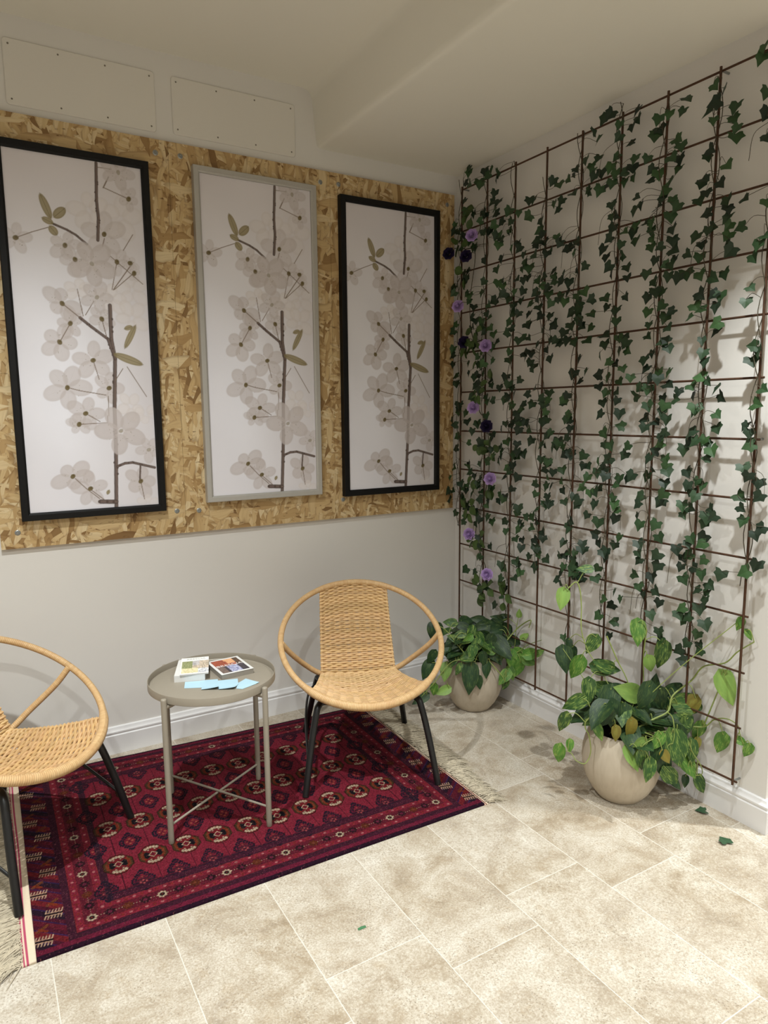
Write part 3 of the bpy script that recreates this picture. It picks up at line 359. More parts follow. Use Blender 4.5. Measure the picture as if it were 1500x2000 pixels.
BRANCHES = [[[[0.33,1.352],[0.323,1.213],[0.326,1.147],[0.319,1.064]],0.006],[[[0.349,0.817],[0.346,0.686],[0.356,0.608],[0.342,0.41],[0.338,0.25],[0.325,0.001]],0.0078],[[[0.234,0.762],[0.273,0.73],[0.333,0.685],[0.356,0.608]],0.006],[[[0.159,1.107],[0.209,1.09],[0.239,1.075],[0.278,1.044]],0.0045],[[[0.34,0.172],[0.37,0.183],[0.401,0.185],[0.489,0.16]],0.0055],[[[0.431,0.171],[0.425,0.105]],0.0035],[[[0.266,0.03],[0.326,0.025]],0.009],[[[0.175,0.13],[0.214,0.087],[0.262,0.043]],0.0022],[[[0.23,0.082],[0.279,0.038]],0.0022],[[[0.029,1.04],[0.085,1.067],[0.143,1.091]],0.002],[[[0.355,1.264],[0.445,1.235]],0.0022],[[[0.344,1.074],[0.335,1.043]],0.002],[[[0.453,1.1],[0.413,1.035]],0.002],[[[0.386,0.988],[0.361,0.879]],0.002],[[[0.436,0.976],[0.366,0.879]],0.0025],[[[0.448,0.95],[0.37,0.88]],0.002],[[[0.362,1.008],[0.482,0.91]],0.002],[[[0.173,0.812],[0.234,0.762]],0.0025],[[[0.231,0.871],[0.246,0.77]],0.002],[[[0.289,0.829],[0.255,0.774]],0.002],[[[0.197,0.738],[0.159,0.673]],0.0022],[[[0.315,0.762],[0.329,0.693]],0.0022],[[[0.272,0.599],[0.29,0.525]],0.002],[[[0.174,0.49],[0.214,0.479],[0.312,0.462]],0.0022],[[[0.231,0.389],[0.283,0.356]],0.002],[[[0.204,0.346],[0.312,0.351],[0.313,0.379]],0.002],[[[0.321,0.458],[0.318,0.379]],0.002],[[[0.401,0.577],[0.472,0.457]],0.002],[[[0.384,0.569],[0.352,0.521]],0.002],[[[0.429,0.105],[0.44,0.029]],0.002],[[[0.33,1.337],[0.386,1.338]],0.002],[[[0.351,1.264],[0.373,1.307]],0.003]]
PRINT_LEAVES = [[[[0.122,1.213],[0.156,1.121]],0.012],[[[0.164,1.129],[0.208,1.17]],0.014],[[[0.122,1.124],[0.163,1.107]],0.01],[[[0.147,1.098],[0.173,1.065]],0.012],[[[0.446,0.748],[0.395,0.648]],0.01],[[[0.35,0.628],[0.467,0.586]],0.013],[[[0.398,0.727],[0.433,0.74]],0.008],[[[0.292,0.057],[0.302,0.077]],0.006]]
BLOSSOMS = [[0.413,1.156,0.093,0.25,0],[0.291,1.172,0.082,0.3,0],[0.438,0.884,0.078,0.25,0],[0.029,1.04,0.058,0.4,1],[0.198,1.031,0.066,0.4,1],[0.231,0.982,0.066,0.4,1],[0.411,1.33,0.07,0.45,2],[0.445,1.235,0.054,0.35,1],[0.344,1.089,0.089,0.35,1],[0.386,0.988,0.058,0.35,1],[0.437,0.988,0.039,0.3,1],[0.45,0.95,0.039,0.3,1],[0.302,0.845,0.066,0.4,2],[0.356,0.841,0.07,0.35,0],[0.434,0.775,0.074,0.35,0],[0.231,0.871,0.058,0.35,0],[0.173,0.812,0.082,0.45,1],[0.197,0.738,0.062,0.45,1],[0.154,0.665,0.082,0.45,1],[0.272,0.599,0.082,0.45,1],[0.315,0.762,0.058,0.4,1],[0.326,0.49,0.07,0.45,1],[0.17,0.49,0.093,0.45,1],[0.231,0.389,0.078,0.45,1],[0.204,0.346,0.051,0.4,1],[0.405,0.417,0.066,0.4,0],[0.469,0.236,0.058,0.4,2],[0.291,0.972,0.093,0.55,2],[0.362,0.317,0.105,0.55,2],[0.167,0.139,0.089,0.5,1],[0.23,0.086,0.078,0.45,1],[0.429,0.105,0.078,0.5,1],[0.453,0.007,0.051,0.4,0],[0.465,0.384,0.062,0.3,0]]

# ------------------------------------------------------------------ painter for printed paper and woven pile
class Canvas:
    def __init__(s,W,H,res,bg):
        s.nx=int(round(W/res))+1; s.ny=int(round(H/res))+1; s.W=W; s.H=H
        s.x=np.linspace(0,W,s.nx); s.y=np.linspace(0,H,s.ny); s.a=np.empty((s.ny,s.nx,3)); s.a[:]=bg
    def win(s,x0,x1,y0,y1):
        i0=max(0,np.searchsorted(s.x,x0)); i1=min(s.nx,np.searchsorted(s.x,x1)+1); j0=max(0,np.searchsorted(s.y,y0)); j1=min(s.ny,np.searchsorted(s.y,y1)+1)
        if i1<=i0 or j1<=j0: return None
        return slice(j0,j1),slice(i0,i1),s.x[None,i0:i1],s.y[j0:j1,None]
    def blend(s,sl,m,c):
        s.a[sl[0],sl[1]] = s.a[sl[0],sl[1]]*(1-m[...,None])+np.array(c)*m[...,None]
    def ell(s,cx,cy,rx,ry,ang,c,al=1,soft=.001,rim=None,rimc=None,taper=0):
        R=max(rx,ry)+soft*2; sl=s.win(cx-R,cx+R,cy-R,cy+R)
        if sl is None: return
        ca,sa=math.cos(ang),math.sin(ang); dx=sl[2]-cx; dy=sl[3]-cy; u=(dx*ca+dy*sa)/rx; v=(-dx*sa+dy*ca)/ry
        if taper: v=v/np.clip(1+taper*u,.15,2)
        r=np.sqrt(u*u+v*v); k=min(rx,ry)/soft
        m=np.clip((1-r)*k,0,1)
        s.blend(sl,m*al,c)
        if rim: s.blend(sl,m*np.clip((r-.55)/.45,0,1)*rim,rimc)
    def line(s,pts,r,c,al=1,soft=.0008,r2=None):
        n=len(pts)-1
        for i in range(n):
            (x0,y0),(x1,y1)=pts[i],pts[i+1]; R=r+soft
            sl=s.win(min(x0,x1)-R,max(x0,x1)+R,min(y0,y1)-R,max(y0,y1)+R)
            if sl is None: continue
            dx,dy=x1-x0,y1-y0; L=max(dx*dx+dy*dy,1e-12); t=np.clip(((sl[2]-x0)*dx+(sl[3]-y0)*dy)/L,0,1)
            d=np.hypot(sl[2]-x0-t*dx,sl[3]-y0-t*dy); s.blend(sl,np.clip((r-d)/soft+.5,0,1)*al,c)
    def rect(s,x0,x1,y0,y1,c,al=1):
        sl=s.win(x0,x1,y0,y1)
        if sl is not None: s.blend(sl,np.full((sl[3].shape[0],sl[2].shape[1]),float(al)),c)
    def diamond(s,cx,cy,rx,ry,c,al=1,step=0):
        sl=s.win(cx-rx,cx+rx,cy-ry,cy+ry)
        if sl is None: return
        dx=np.abs(sl[2]-cx);dy=np.abs(sl[3]-cy)
        if step: dx=np.floor(dx/step)*step; dy=np.floor(dy/step)*step
        s.blend(sl,((dx/rx+dy/ry)<1).astype(float)*al,c)
def grid_mesh(name, P, col, mat, parent=None, skirt=None, flip=False):
    ny,nx=P.shape[:2]; V=P.reshape(-1,3); C=col.reshape(-1,3)
    idx=np.arange(ny*nx).reshape(ny,nx)
    q=np.stack([idx[:-1,:-1],idx[:-1,1:],idx[1:,1:],idx[1:,:-1]],-1).reshape(-1,4)
    if flip: q=q[:,::-1]
    if skirt is not None:
        ring=np.concatenate([idx[0,:-1],idx[:-1,-1],idx[-1,:0:-1],idx[:0:-1,0]]); low=V[ring].copy(); low[:,2]=skirt; b0=len(V); n=len(ring)
        V=np.concatenate([V,low]); C=np.concatenate([C,C[ring]]); k=np.arange(n)
        q=np.concatenate([q,np.stack([ring[k],b0+k,b0+(k+1)%n,ring[(k+1)%n]],-1)])
    me=bpy.data.meshes.new(name); me.vertices.add(len(V)); me.vertices.foreach_set('co',V.astype(np.float32).ravel())
    me.loops.add(q.size); me.loops.foreach_set('vertex_index',q.astype(np.int32).ravel()); me.polygons.add(len(q))
    me.polygons.foreach_set('loop_start',np.arange(0,q.size,4,dtype=np.int32)); me.polygons.foreach_set('loop_total',np.full(len(q),4,dtype=np.int32))
    me.update(calc_edges=True); me.validate()
    a=me.color_attributes.new('tint','FLOAT_COLOR','POINT'); cc=np.ones((len(V),4),dtype=np.float32); cc[:,:3]=C; a.data.foreach_set('color',cc.ravel())
    me.materials.append(mat); me.polygons.foreach_set('use_smooth',np.ones(len(q),dtype=bool)); 
    o=bpy.data.objects.new(name,me); COL.objects.link(o); o.parent=parent; return o

# ------------------------------------------------------------------ three framed blossom pictures
def paint_blossoms():
    rnd=random.Random(3); W,H=.50,1.36
    cv=Canvas(W,H,.0019,lin((218,213,218)))
    X=cv.x[None,:]/W; Y=cv.y[:,None]/H
    g=np.clip(1-np.hypot((X-.3)*1.3,(Y-.35)*1.0)*1.2,0,1)[...,None]
    cv.a=cv.a*(1-g)+np.array(lin((238,237,246)))*g
    g=np.clip((Y-.72)/.28,0,1)*np.clip(1-X*.6,0,1); cv.a=cv.a*(1-g[...,None]*.5)+np.array(lin((212,202,203)))*g[...,None]*.5
    pale=lin((222,214,213)); mid=lin((198,188,187)); dark=lin((170,158,157)); oliv=lin((112,98,66)); olive2=lin((126,112,76)); bark=lin((84,70,64)); bark2=lin((118,100,94)); stem=lin((124,106,90))
    def blossom(x,y,r,al,k):
        n=5; a0=rnd.uniform(0,6.28); sq=rnd.uniform(.6,1.0) if k!=2 else .95; tilt=rnd.uniform(0,3.14)
        for i in range(n):
            a=a0+i*6.283/n+rnd.uniform(-.18,.18); pr=r*rnd.uniform(.44,.54)
            ox,oy=math.cos(a)*r*.55,math.sin(a)*r*.55
            ct,st=math.cos(tilt),math.sin(tilt); u=ox*ct+oy*st; v=(-ox*st+oy*ct)*sq; px_,py_=u*ct-v*st,u*st+v*ct; aa=math.atan2(py_,px_)
            f=math.hypot(px_,py_)/(r*.55)
            cv.ell(x+px_,y+py_,pr*max(.5,f),pr*.72,aa,pale if k==0 else mid,min(.8,al*1.35),.004,.16,dark)
            if k!=0: cv.line([(x+px_*.2,y+py_*.2),(x+px_*1.5,y+py_*1.5)],.0006,dark,.12)
        if k>=1:
            for i in range(16 if k==2 else 8):
                a=rnd.uniform(0,6.28); q=r*rnd.uniform(.28,.55); cv.line([(x,y),(x+math.cos(a)*q,y+math.sin(a)*q)],.0005,lin((214,206,202)),.6); cv.ell(x+math.cos(a)*q,y+math.sin(a)*q,.0017,.0017,0,oliv,.75,.001)
            cr=.0095 if k==1 else .0085
            cv.ell(x,y,cr*1.25,cr,rnd.uniform(0,3),oliv if k==1 else olive2,.95 if k==1 else .6,.002)
            if k==1: cv.ell(x+.002,y+.002,cr*.6,cr*.5,0,lin((96,82,50)),.8,.002)
    for x,y,r,al,k in BLOSSOMS[:3]: blossom(x,y,r,al,k)
    for q_ in BLOSSOMS[3:]:
        if q_[4]!=2: blossom(*q_)
    for pts,w_ in BRANCHES:
        if w_>.003:
            cv.line(pts,w_,bark,.95,.0015); cv.line([(p[0]+w_*.3,p[1]) for p in pts],w_*.45,bark2,.8,.003)
            for i in range(len(pts)-1):
                for j in range(3):
                    t=rnd.random(); cv.ell(pts[i][0]+(pts[i+1][0]-pts[i][0])*t+rnd.choice((-1,1))*w_*.8,pts[i][1]+(pts[i+1][1]-pts[i][1])*t,w_*.6,w_*.8,0,bark,.9,.001)
        else: cv.line(pts,w_*.8,stem,.9,.0012)
    for pts,w_ in PRINT_LEAVES:
        (x0,y0),(x1,y1)=pts[0],pts[-1]; L=math.hypot(x1-x0,y1-y0)/2; an=math.atan2(y1-y0,x1-x0); w_*=1.3
        cv.ell((x0+x1)/2,(y0+y1)/2,L,w_,an,lin((150,136,98)),.9,.002,.5,lin((118,104,70))); cv.line(pts,.0009,lin((104,90,60)),.7)
    for q_ in BLOSSOMS[3:]:
        if q_[4]==2: blossom(*q_)
    for (x,y,r,al,k) in BLOSSOMS:
        if k==1: cv.ell(x,y,.0115,.0095,1.,oliv,.85,.003); cv.ell(x+.002,y+.003,.0055,.0045,0,lin((92,78,48)),.8,.003)
    # faint shading of cockled paper, painted into the print colour
    cv.a*= 1+.012*np.sin(X*9+Y*23)[...,None]
    return cv
cvp=paint_blossoms(); PRINT_MESH=None
def picture(x0,x1,z0,z1,black,name_lab,off):
    global PRINT_MESH
    wf=.030 if black else .027; dep=.032
    yb=-.018
    t=thing('framed_picture',name_lab,'picture',((x0+x1)/2,yb,z0),0,'blossom pictures on the strand board')
    w2,h=(x1-x0)/2,z1-z0
    b=MB()
    # mitred frame, stepped profile: (inset, depth from the board)
    pf=[(0,0),(0,dep*.94),(.002,dep),(wf*.72,dep),(wf*.78,dep*.93),(wf*.95,dep*.86),(wf,dep*.8),(wf,0)]
    cs=[(-1,0),(1,0),(1,1),(-1,1)]
    for ci in range(4):
        a=cs[ci]; c=cs[(ci+1)%4]; vs_=[]
        for (sx,sz) in (a,c):
            for ins,d in pf: vs_.append((sx*(w2-ins),-d,(ins if sz==0 else h-ins)))
        n=len(pf); b.add(vs_,[(i,i+1,n+i+1,n+i) for i in range(n-1)]+[(n-1,0,n,2*n-1)])
    b.build('frame',M['black_frame'] if black else M['silver_frame'],t,True,20)
    # the printed sheet
    if PRINT_MESH is None:
        ny,nx=cvp.a.shape[:2]; P=np.zeros((ny,nx,3)); P[...,0]=(cvp.x[None,:]-cvp.W/2); P[...,2]=cvp.y[:,None]
        P[...,1]=-.0012*np.sin(cvp.x[None,:]*14+cvp.y[:,None]*7)
        o=grid_mesh('print',P,cvp.a,M['print'],t); PRINT_MESH=o.data
    else:
        o=bpy.data.objects.new('print',PRINT_MESH); COL.objects.link(o); o.parent=t
    iw=2*(w2-wf)+.006; ih=h-2*wf+.006
    o.location=(0,-.020,wf-.003); o.scale=(iw/cvp.W,1,ih/cvp.H)
    b=MB(); b.box((-w2+wf*.5,-.017,wf*.5),(w2-wf*.5,-.001,h-wf*.5)); b.build('backing_board',M['page_edge'],t,False)
    return t
picture(-2.112,-1.563,1.046,2.451,True,'black framed blossom picture at the left edge, the largest in view',0)
picture(-1.384,-.826,1.067,2.472,False,'blossom picture in the silver-grey frame, middle of the three',0)
picture(-.703,-.140,1.047,2.455,True,'black framed blossom picture on the right, nearest the trellis corner',0)

# ------------------------------------------------------------------ rug
def paint_rug():
    rnd=random.Random(11); S,T=1.495,1.08
    red=lin((152,42,62)); plum=lin((78,30,50)); navy=lin((40,26,44)); dred=lin((116,32,50)); black=lin((26,18,26)); ivory=lin((226,200,168)); org=lin((134,72,42)); pink=lin((212,128,128)); olv=lin((84,58,36)); brn=lin((70,32,22))
    cv=Canvas(S,T,.0019,plum)
    e0,e1=.082,S-.082
    def specks(x0,x1,y0,y1,n,cols,r=.0016):
        for i in range(n): cv.ell(rnd.uniform(x0,x1),rnd.uniform(y0,y1),r,r,0,rnd.choice(cols),.8,.001)
    # end panels: diagonal bands with combs
    for (x0,x1,sgn) in ((0,e0,1),(e1,S,-1)):
        cv.rect(x0,x1,0,T,lin((96,26,50)))
        for k in range(-2,26):
            y=.05*k; xa,xb=(x0,x1) if sgn>0 else (x1,x0)
            cv.line([(xa,y+.06),(xb,y-.01)],.011,[navy,lin((140,40,46)),dred][k%3],.9)
            cv.line([(xa,y+.075),(xb,y+.005)],.0025,lin((56,40,92)),.8)
        for k in range(5):
            for yy,fr in ((.066+.213*k,.27),(.172+.213*k,.68)):
                xc=x0+(x1-x0)*(fr if sgn>0 else 1-fr); yy=yy if yy<T-.03 else T-.03
                cv.line([(xc-.012,yy+.045),(xc+.012,yy+.062)],.006,org,.85); cv.line([(xc-.008,yy+.052),(xc+.01,yy+.036)],.0045,lin((150,60,30)),.9)
                cv.line([(xc-.021,yy+.004),(xc+.021,yy-.004)],.0035,black,.95)
                for s_ in (-1,1):
                    cv.line([(xc-.021,yy+.004+s_*.006),(xc+.021,yy-.004+s_*.006)],.0021,lin((220,170,140)),.9)
                    for q in range(6):
                        xx=xc-.021+.0084*q; y1=yy+.004-.0016*q+s_*.006
                        cv.line([(xx,y1),(xx+s_*.004,y1+s_*.013)],.0018,lin((232,190,160)),.95)
    # frames of the border
    def frame(a,c): cv.rect(e0+a,e1-a,.03+a,T-.03-a,c)
    cv.rect(e0,e1,0,T,plum)
    specks(e0,e1,.032,.06,260,[lin((150,70,90)),navy,navy]); specks(e0,e1,T-.06,T-.032,260,[lin((150,70,90)),navy]); specks(e0,e0+.02,.03,T-.03,160,[lin((170,100,110)),navy]); specks(e1-.02,e1,.03,T-.03,160,[lin((170,100,110)),navy])
    frame(.024,lin((150,44,52))); frame(.0265,red); frame(.044,lin((150,44,52))); frame(.0465,dred); frame(.090,lin((150,44,52))); frame(.0925,red); frame(.110,lin((160,60,56))); frame(.1125,plum)
    def dots(a,step):
        ins=a
        for yb in (.03+ins,T-.03-ins):
            n=int((e1-e0-2*ins)/step)
            for i in range(n+1):
                x=e0+ins+(e1-e0-2*ins)*i/n; cv.ell(x,yb,.0058,.0050,0,pink if i%2==0 else lin((150,50,46)),.95,.0015)
        for xb in (e0+ins,e1-ins):
            n=int((T-.06-2*ins)/step)
            for i in range(n+1):
                y=.03+ins+(T-.06-2*ins)*i/n; cv.ell(xb,y,.0050,.0058,0,pink if i%2==0 else lin((150,50,46)),.95,.0015)
    dots(.0355,.0225); dots(.101,.0225)
    def rosette(x,y,kind):
        if kind==0:
            for q in range(8): a=q*.785; cv.ell(x+math.cos(a)*.0105,y+math.sin(a)*.0105,.0056,.0046,a,ivory,.95,.0012)
            cv.ell(x,y,.0085,.0085,0,black,.95,.001); cv.ell(x,y,.003,.003,0,lin((150,60,40)),.9)
        else:
            c=black if kind==1 else lin((110,52,22))
            for q in range(8): a=q*.785+.39; cv.ell(x+math.cos(a)*.011,y+math.sin(a)*.011,.0062,.0045,a,c,.9,.0012)
            cv.ell(x,y,.006,.006,0,lin((120,40,70)) if kind==1 else org,.9,.001)
    def run(p,q,n):
        for i in range(n*4):
            t=i/(n*4); x=p[0]+(q[0]-p[0])*t; y=p[1]+(q[1]-p[1])*t; rosette(x,y,[0,1,2,1][i%4])
            for j in range(3):
                u=t+(.5+.17*(j-1))/(n*4); cv.ell(p[0]+(q[0]-p[0])*u,p[1]+(q[1]-p[1])*u,.002,.002,0,ivory,.8,.001)
        L=math.hypot(q[0]-p[0],q[1]-p[1])
        for i in range(int(L*420)):
            t=rnd.random(); x=p[0]+(q[0]-p[0])*t+rnd.uniform(-.016,.016)*(abs(q[1]-p[1])>.1); y=p[1]+(q[1]-p[1])*t+rnd.uniform(-.016,.016)*(abs(q[0]-p[0])>.1)
            cv.ell(x,y,.0013,.0013,0,rnd.choice([lin((190,130,110)),black,org,olv]),.8,.001)
    m=.068; A=(e0+m,.03+m);B=(e1-m,.03+m);Cc=(e1-m,T-.03-m);D=(e0+m,T-.03-m)
    run(A,B,6);run(B,Cc,4);run(Cc,D,6);run(D,A,4)
    # field
    f0x,f1x,f0y,f1y=e0+.1185,e1-.1185,.03+.1165,T-.03-.1165
    cv.rect(f0x,f1x,f0y,f1y,red)
    gx=[.2575+.1087*k for k in range(10)]; gy=[.312,.533,.756]
    def minor(x,y,half=False):
        cv.diamond(x,y,.036,.054,navy,1,.0055); cv.diamond(x,y,.029,.044,lin((112,30,56)),1,.0055); cv.diamond(x,y,.024,.036,navy,1,.0055); cv.diamond(x,y,.0185,.028,lin((140,38,56)),1,.0055)
        for dx,dy in ((0,.014),(0,-.014),(.009,0),(-.009,0)): cv.ell(x+dx,y+dy,.0045,.0055,0,lin((196,96,80)),.95,.001)
        cv.ell(x,y,.003,.003,0,black,.9)
    for x in gx: cv.line([(x,f0y),(x,f1y)],.0014,lin((70,16,34)),.9)
    mx=[gx[0]-.0543]+[v+.0543 for v in gx]
    for x in mx:
        for y in (.4225,.6445): minor(x,y)
        for y in (f0y+.048,f1y-.048):
            minor(x,y)
            sl=-1 if y<.5 else 1
    for side in (0,1):   # serrated dark edging of the field, broken by the half diamonds
        yb=f0y if side==0 else f1y; d=1 if side==0 else -1
        cv.rect(f0x,f1x,min(yb,yb+d*.026),max(yb,yb+d*.026),lin((74,28,50)),.9)
        for x in mx:
            for q in range(6): w_=.050-.0085*q; cv.rect(x-w_,x+w_,min(yb+d*(.024+.006*q),yb+d*(.031+.006*q)),max(yb+d*(.024+.006*q),yb+d*(.031+.006*q)),navy if q%2==0 else lin((104,30,52)),.8)
            for dx,dy in ((0,.03),(.009,.038),(-.009,.038),(0,.046)): cv.ell(x+dx,yb+d*dy,.004,.0045,0,lin((190,88,90)),.95,.001)
        for i in range(200): cv.ell(rnd.uniform(f0x,f1x),yb+d*rnd.uniform(.003,.02),.0014,.0014,0,lin((190,110,120)),.7,.001)
    for xb,d in ((f0x,1),(f1x,-1)):
        cv.rect(min(xb,xb+d*.016),max(xb,xb+d*.016),f0y,f1y,navy,.85)
        for i in range(90): cv.ell(xb+d*rnd.uniform(.002,.014),rnd.uniform(f0y,f1y),.0014,.0014,0,lin((190,110,120)),.7,.001)
    def gul(x,y):
        rx,ry=.0470,.0535
        R=.06; sl=cv.win(x-R,x+R,y-R,y+R); dx=(sl[2]-x)/rx; dy=(sl[3]-y)/ry
        r=np.maximum(np.maximum(np.abs(dx),np.abs(dy)),(np.abs(dx)+np.abs(dy))*.74); an=np.arctan2(dy,dx)
        ins=(r<1).astype(float); cv.blend(sl,ins,brn); ins=(r<.93).astype(float); cv.blend(sl,ins,lin((120,44,34)))
        vert=(np.abs(np.sin(an))>.64)
        cv.blend(sl,((r<.93)&vert).astype(float),lin((126,30,40)))
        cv.blend(sl,((r<.93)&(~vert)).astype(float),olv); cv.blend(sl,((r<.8)&(r>.62)&(~vert)).astype(float),lin((150,44,30)))
        cv.blend(sl,((r<.56)).astype(float),lin((134,34,42)))
        cv.blend(sl,((r<.58)&(~vert)).astype(float),black)
        for s_ in (-1,1):
            for q in (-2,-1,0,1,2):
                a=s_*math.pi/2+q*.27; xx,yy=x+math.cos(a)*rx*.78,y+math.sin(a)*ry*.76
                cv.ell(xx,yy,.0056,.0078,0,ivory,.95,.0012); cv.ell(xx+.0022,yy-.002*s_,.0016,.0026,0,brn,.8,.001)
            for q in (-.55,.55): cv.ell(x+q*rx*.42,y+s_*ry*.5,.0035,.0035,0,ivory,.85,.001)
            for q in (-2,-1,0,1,2):
                a=(0 if s_>0 else math.pi)+q*.22; cv.ell(x+math.cos(a)*rx*.76,y+math.sin(a)*ry*.74,.0042,.0048,0,org,.9,.0012)
        cv.diamond(x,y,.0155,.017,ivory,.9); cv.diamond(x,y,.0115,.013,lin((140,34,44)),1); cv.ell(x,y,.004,.004,0,lin((90,30,60)),.9,.001)
    for x in gx:
        for y in gy: gul(x,y)
    # woven selvedges
    for y0,y1 in ((0,.030),(T-.030,T)):
        cv.rect(0,S,y0,y1,lin((128,34,62)))
        cv.rect(0,S,(y0 if y0==0 else y1-.011),(y0+.011 if y0==0 else y1),lin((50,20,42)))
    n=np.random.default_rng(1); k=n.standard_normal((cv.ny//2+1,cv.nx//2+1)).repeat(2,0).repeat(2,1)[:cv.ny,:cv.nx]; cv.a*= (1+.20*k+.12*n.standard_normal((cv.ny,cv.nx)))[...,None].clip(.45,1.6)*np.array((.36,.36,.36))
    sp=n.random((cv.ny,cv.nx)); cv.a[sp>.985]=cv.a[sp>.985]*.3+np.array(lin((150,90,90)))*.35; cv.a[sp<.02]*=.45
    return cv
cvr=paint_rug()
RT=[0,.312,.756,1.08]; RL=[-1.128,-.815,-.368,-.040]; RR=[-1.164,-.846,-.398,-.156]
def rugpt(s,t):
    k=s/1.495; yl=np.interp(t,RT,RL); yr=np.interp(t,RT,RR); xl=-2.219+.014*t/1.08; xr=-.722+.02*t/1.08
    return xl+(xr-xl)*k, yl+(yr-yl)*k
rug=thing('rug','dark red patterned oriental rug with shaggy wool fringes under chairs and table','rug',(-1.46,-.62,0))
Sg,Tg=np.meshgrid(cvr.x,cvr.y); PX,PY=rugpt(Sg,Tg); P=np.stack([PX+1.46,PY+.62,np.full_like(PX,.008)+.0006*np.sin(Sg*31)*np.sin(Tg*27)],-1)
grid_mesh('pile',P,cvr.a,M['rug'],rug,skirt=.0005)
# flat-woven ends with pink stripes
for side in (0,1):
    wK=.036 if side==0 else .018
    nx,ny=20,160; U,V=np.meshgrid(np.linspace(0,wK,nx),np.linspace(0,1.08,ny)); bx,by=rugpt(np.full_like(U,0 if side==0 else 1.495),V)
    sg=-1 if side==0 else 1
    wav=.003*np.sin(V*9)*(U/wK); K=np.stack([bx+sg*(U+wav)+1.46,by+.62,.0045-.002*U/wK],-1)
    C=np.empty((ny,nx,3)); C[:]=lin((212,194,170))
    if side==0:
        for a in (.021,.030): C[np.abs(U-a)<.0022]=lin((168,70,96))
    else:
        C[np.abs(U-.0085)<.0028]=lin((110,56,50)); C[U<.004]=lin((206,160,140))
    grid_mesh('woven_end',K,C,M['kilim'],rug,skirt=.0005,flip=(side==0))
def fringe(side):
    rnd=random.Random(21+side); b=MB(); n=4400 if side==0 else 2600
    for i in range(n):
        t=rnd.uniform(.0,1.08); s0=0 if side==0 else 1.495; x,y=rugpt(s0,t); x,y=float(x),float(y)
        sg=-1 if side==0 else 1
        x+=sg*rnd.uniform(.03 if side==0 else .012,.11 if side==0 else .05); L=rnd.uniform(.05,.11) if side else rnd.uniform(.08,.14)
        if side==1: L*= .55+.45*min(1,max(0,(t-.05)*3)) if t<.3 else 1
        an=rnd.gauss(0,.28)+ .35*math.sin(t*19+side)+ (.35 if side==0 else -.35); cx,cy=sg*math.cos(an),-math.sin(abs(an)+.1)*.8
        curl=rnd.gauss(0,.5); pts=[]
        z0=rnd.uniform(.002,.010); hgt=rnd.uniform(.003,.014)
        for k in range(5):
            q=k/4; pts.append((x+cx*L*q+1.46, y+cy*L*q+curl*L*q*q*.3+.62, max(.0016,z0*(1-q)+hgt*math.sin(q*3.1)*.8+.0012)))
        base=lin((190,178,156)); f=rnd.uniform(.72,1.08); col=tuple(v*f for v in base)
        b.tube(pts,[.0016,.0016,.0014,.0011,.0005],4,cap=False,col=col)
    o=b.build('fringe',M['wool'],rug,True,80,color=True); o['kind']='stuff'; o['label']='shaggy beige wool fringe'
fringe(0); fringe(1)

# ------------------------------------------------------------------ side table
ZR=.0086
tab=thing('side_table','round taupe metal tray table between the two rattan chairs','table',(-1.580,-.676,ZR))
b=MB(); R0=.2225
b.lathe([(0,.4915),(R0-.004,.4915),(R0,.494),(R0,.519),(R0-.0008,.5205),(R0-.0022,.5205),(R0-.003,.519),(R0-.003,.498),(R0-.006,.4952),(0,.4952)],96); b.build('tray',M['taupe'],tab,True,35)
for k in range(4):
    a=math.radians(31+90*k); ca,sa=math.cos(a),math.sin(a); rr=.2345
    b=MB(); b.lathe([(0,0),(.0088,0),(.0096,.002),(.0098,.02),(.0098,.508),(.0092,.512),(.007,.514),(0,.5145)],20,(rr*ca,rr*sa,0)); leg=b.build('leg',M['taupe'],tab,True,40)
    b=MB(); b.tube([((rr-.004)*ca,(rr-.004)*sa,.4825),((rr-.05)*ca,(rr-.05)*sa,.4825)],.0085,10); b.build('bracket',M['taupe'],leg,True,40)
for k in range(2):
    a=math.radians(31+90*k); z=.068+.0035*(2*k-1); b=MB(); b.tube([(.227*math.cos(a),.227*math.sin(a),z),(-.227*math.cos(a),-.227*math.sin(a),z)],.0042,10); b.build('cross_bar',M['taupe'],tab,True,40)
# printed matter on the tray
TZ=ZR+.4953
def local_quad(b,x0,x1,y0,y1,z,col): b.add([(x0,y0,z),(x1,y0,z),(x1,y1,z),(x0,y1,z)],[(0,1,2,3)],None,col)
def cover_art(cells,w_,h_,z,nx,ny,fn):
    b=MB()
    for i in range(nx):
        for j in range(ny):
            c=fn((i+.5)/nx,(j+.5)/ny)
            if c is not None: local_quad(b,-w_/2+w_*i/nx,-w_/2+w_*(i+1)/nx,-h_/2+h_*j/ny,-h_/2+h_*(j+1)/ny,z,lin(c))
    return b
def lettering(name,txt,size,loc,mat,parent,rz=0,ext=.0002,sx=1):
    cu=bpy.data.curves.new(name,'FONT'); cu.body=txt; cu.size=size; cu.align_x='CENTER'; cu.align_y='CENTER'; cu.extrude=ext
    o=bpy.data.objects.new(name,cu); COL.objects.link(o); dg=bpy.context.evaluated_depsgraph_get(); me=bpy.data.meshes.new_from_object(o.evaluated_get(dg)); bpy.data.objects.remove(o)
    me.name=name; me.materials.append(mat); o=bpy.data.objects.new(name,me); COL.objects.link(o); o.parent=parent; o.location=loc; o.rotation_euler=(0,0,rz); o.scale=(sx,1,1); return o
rb=random.Random(8)
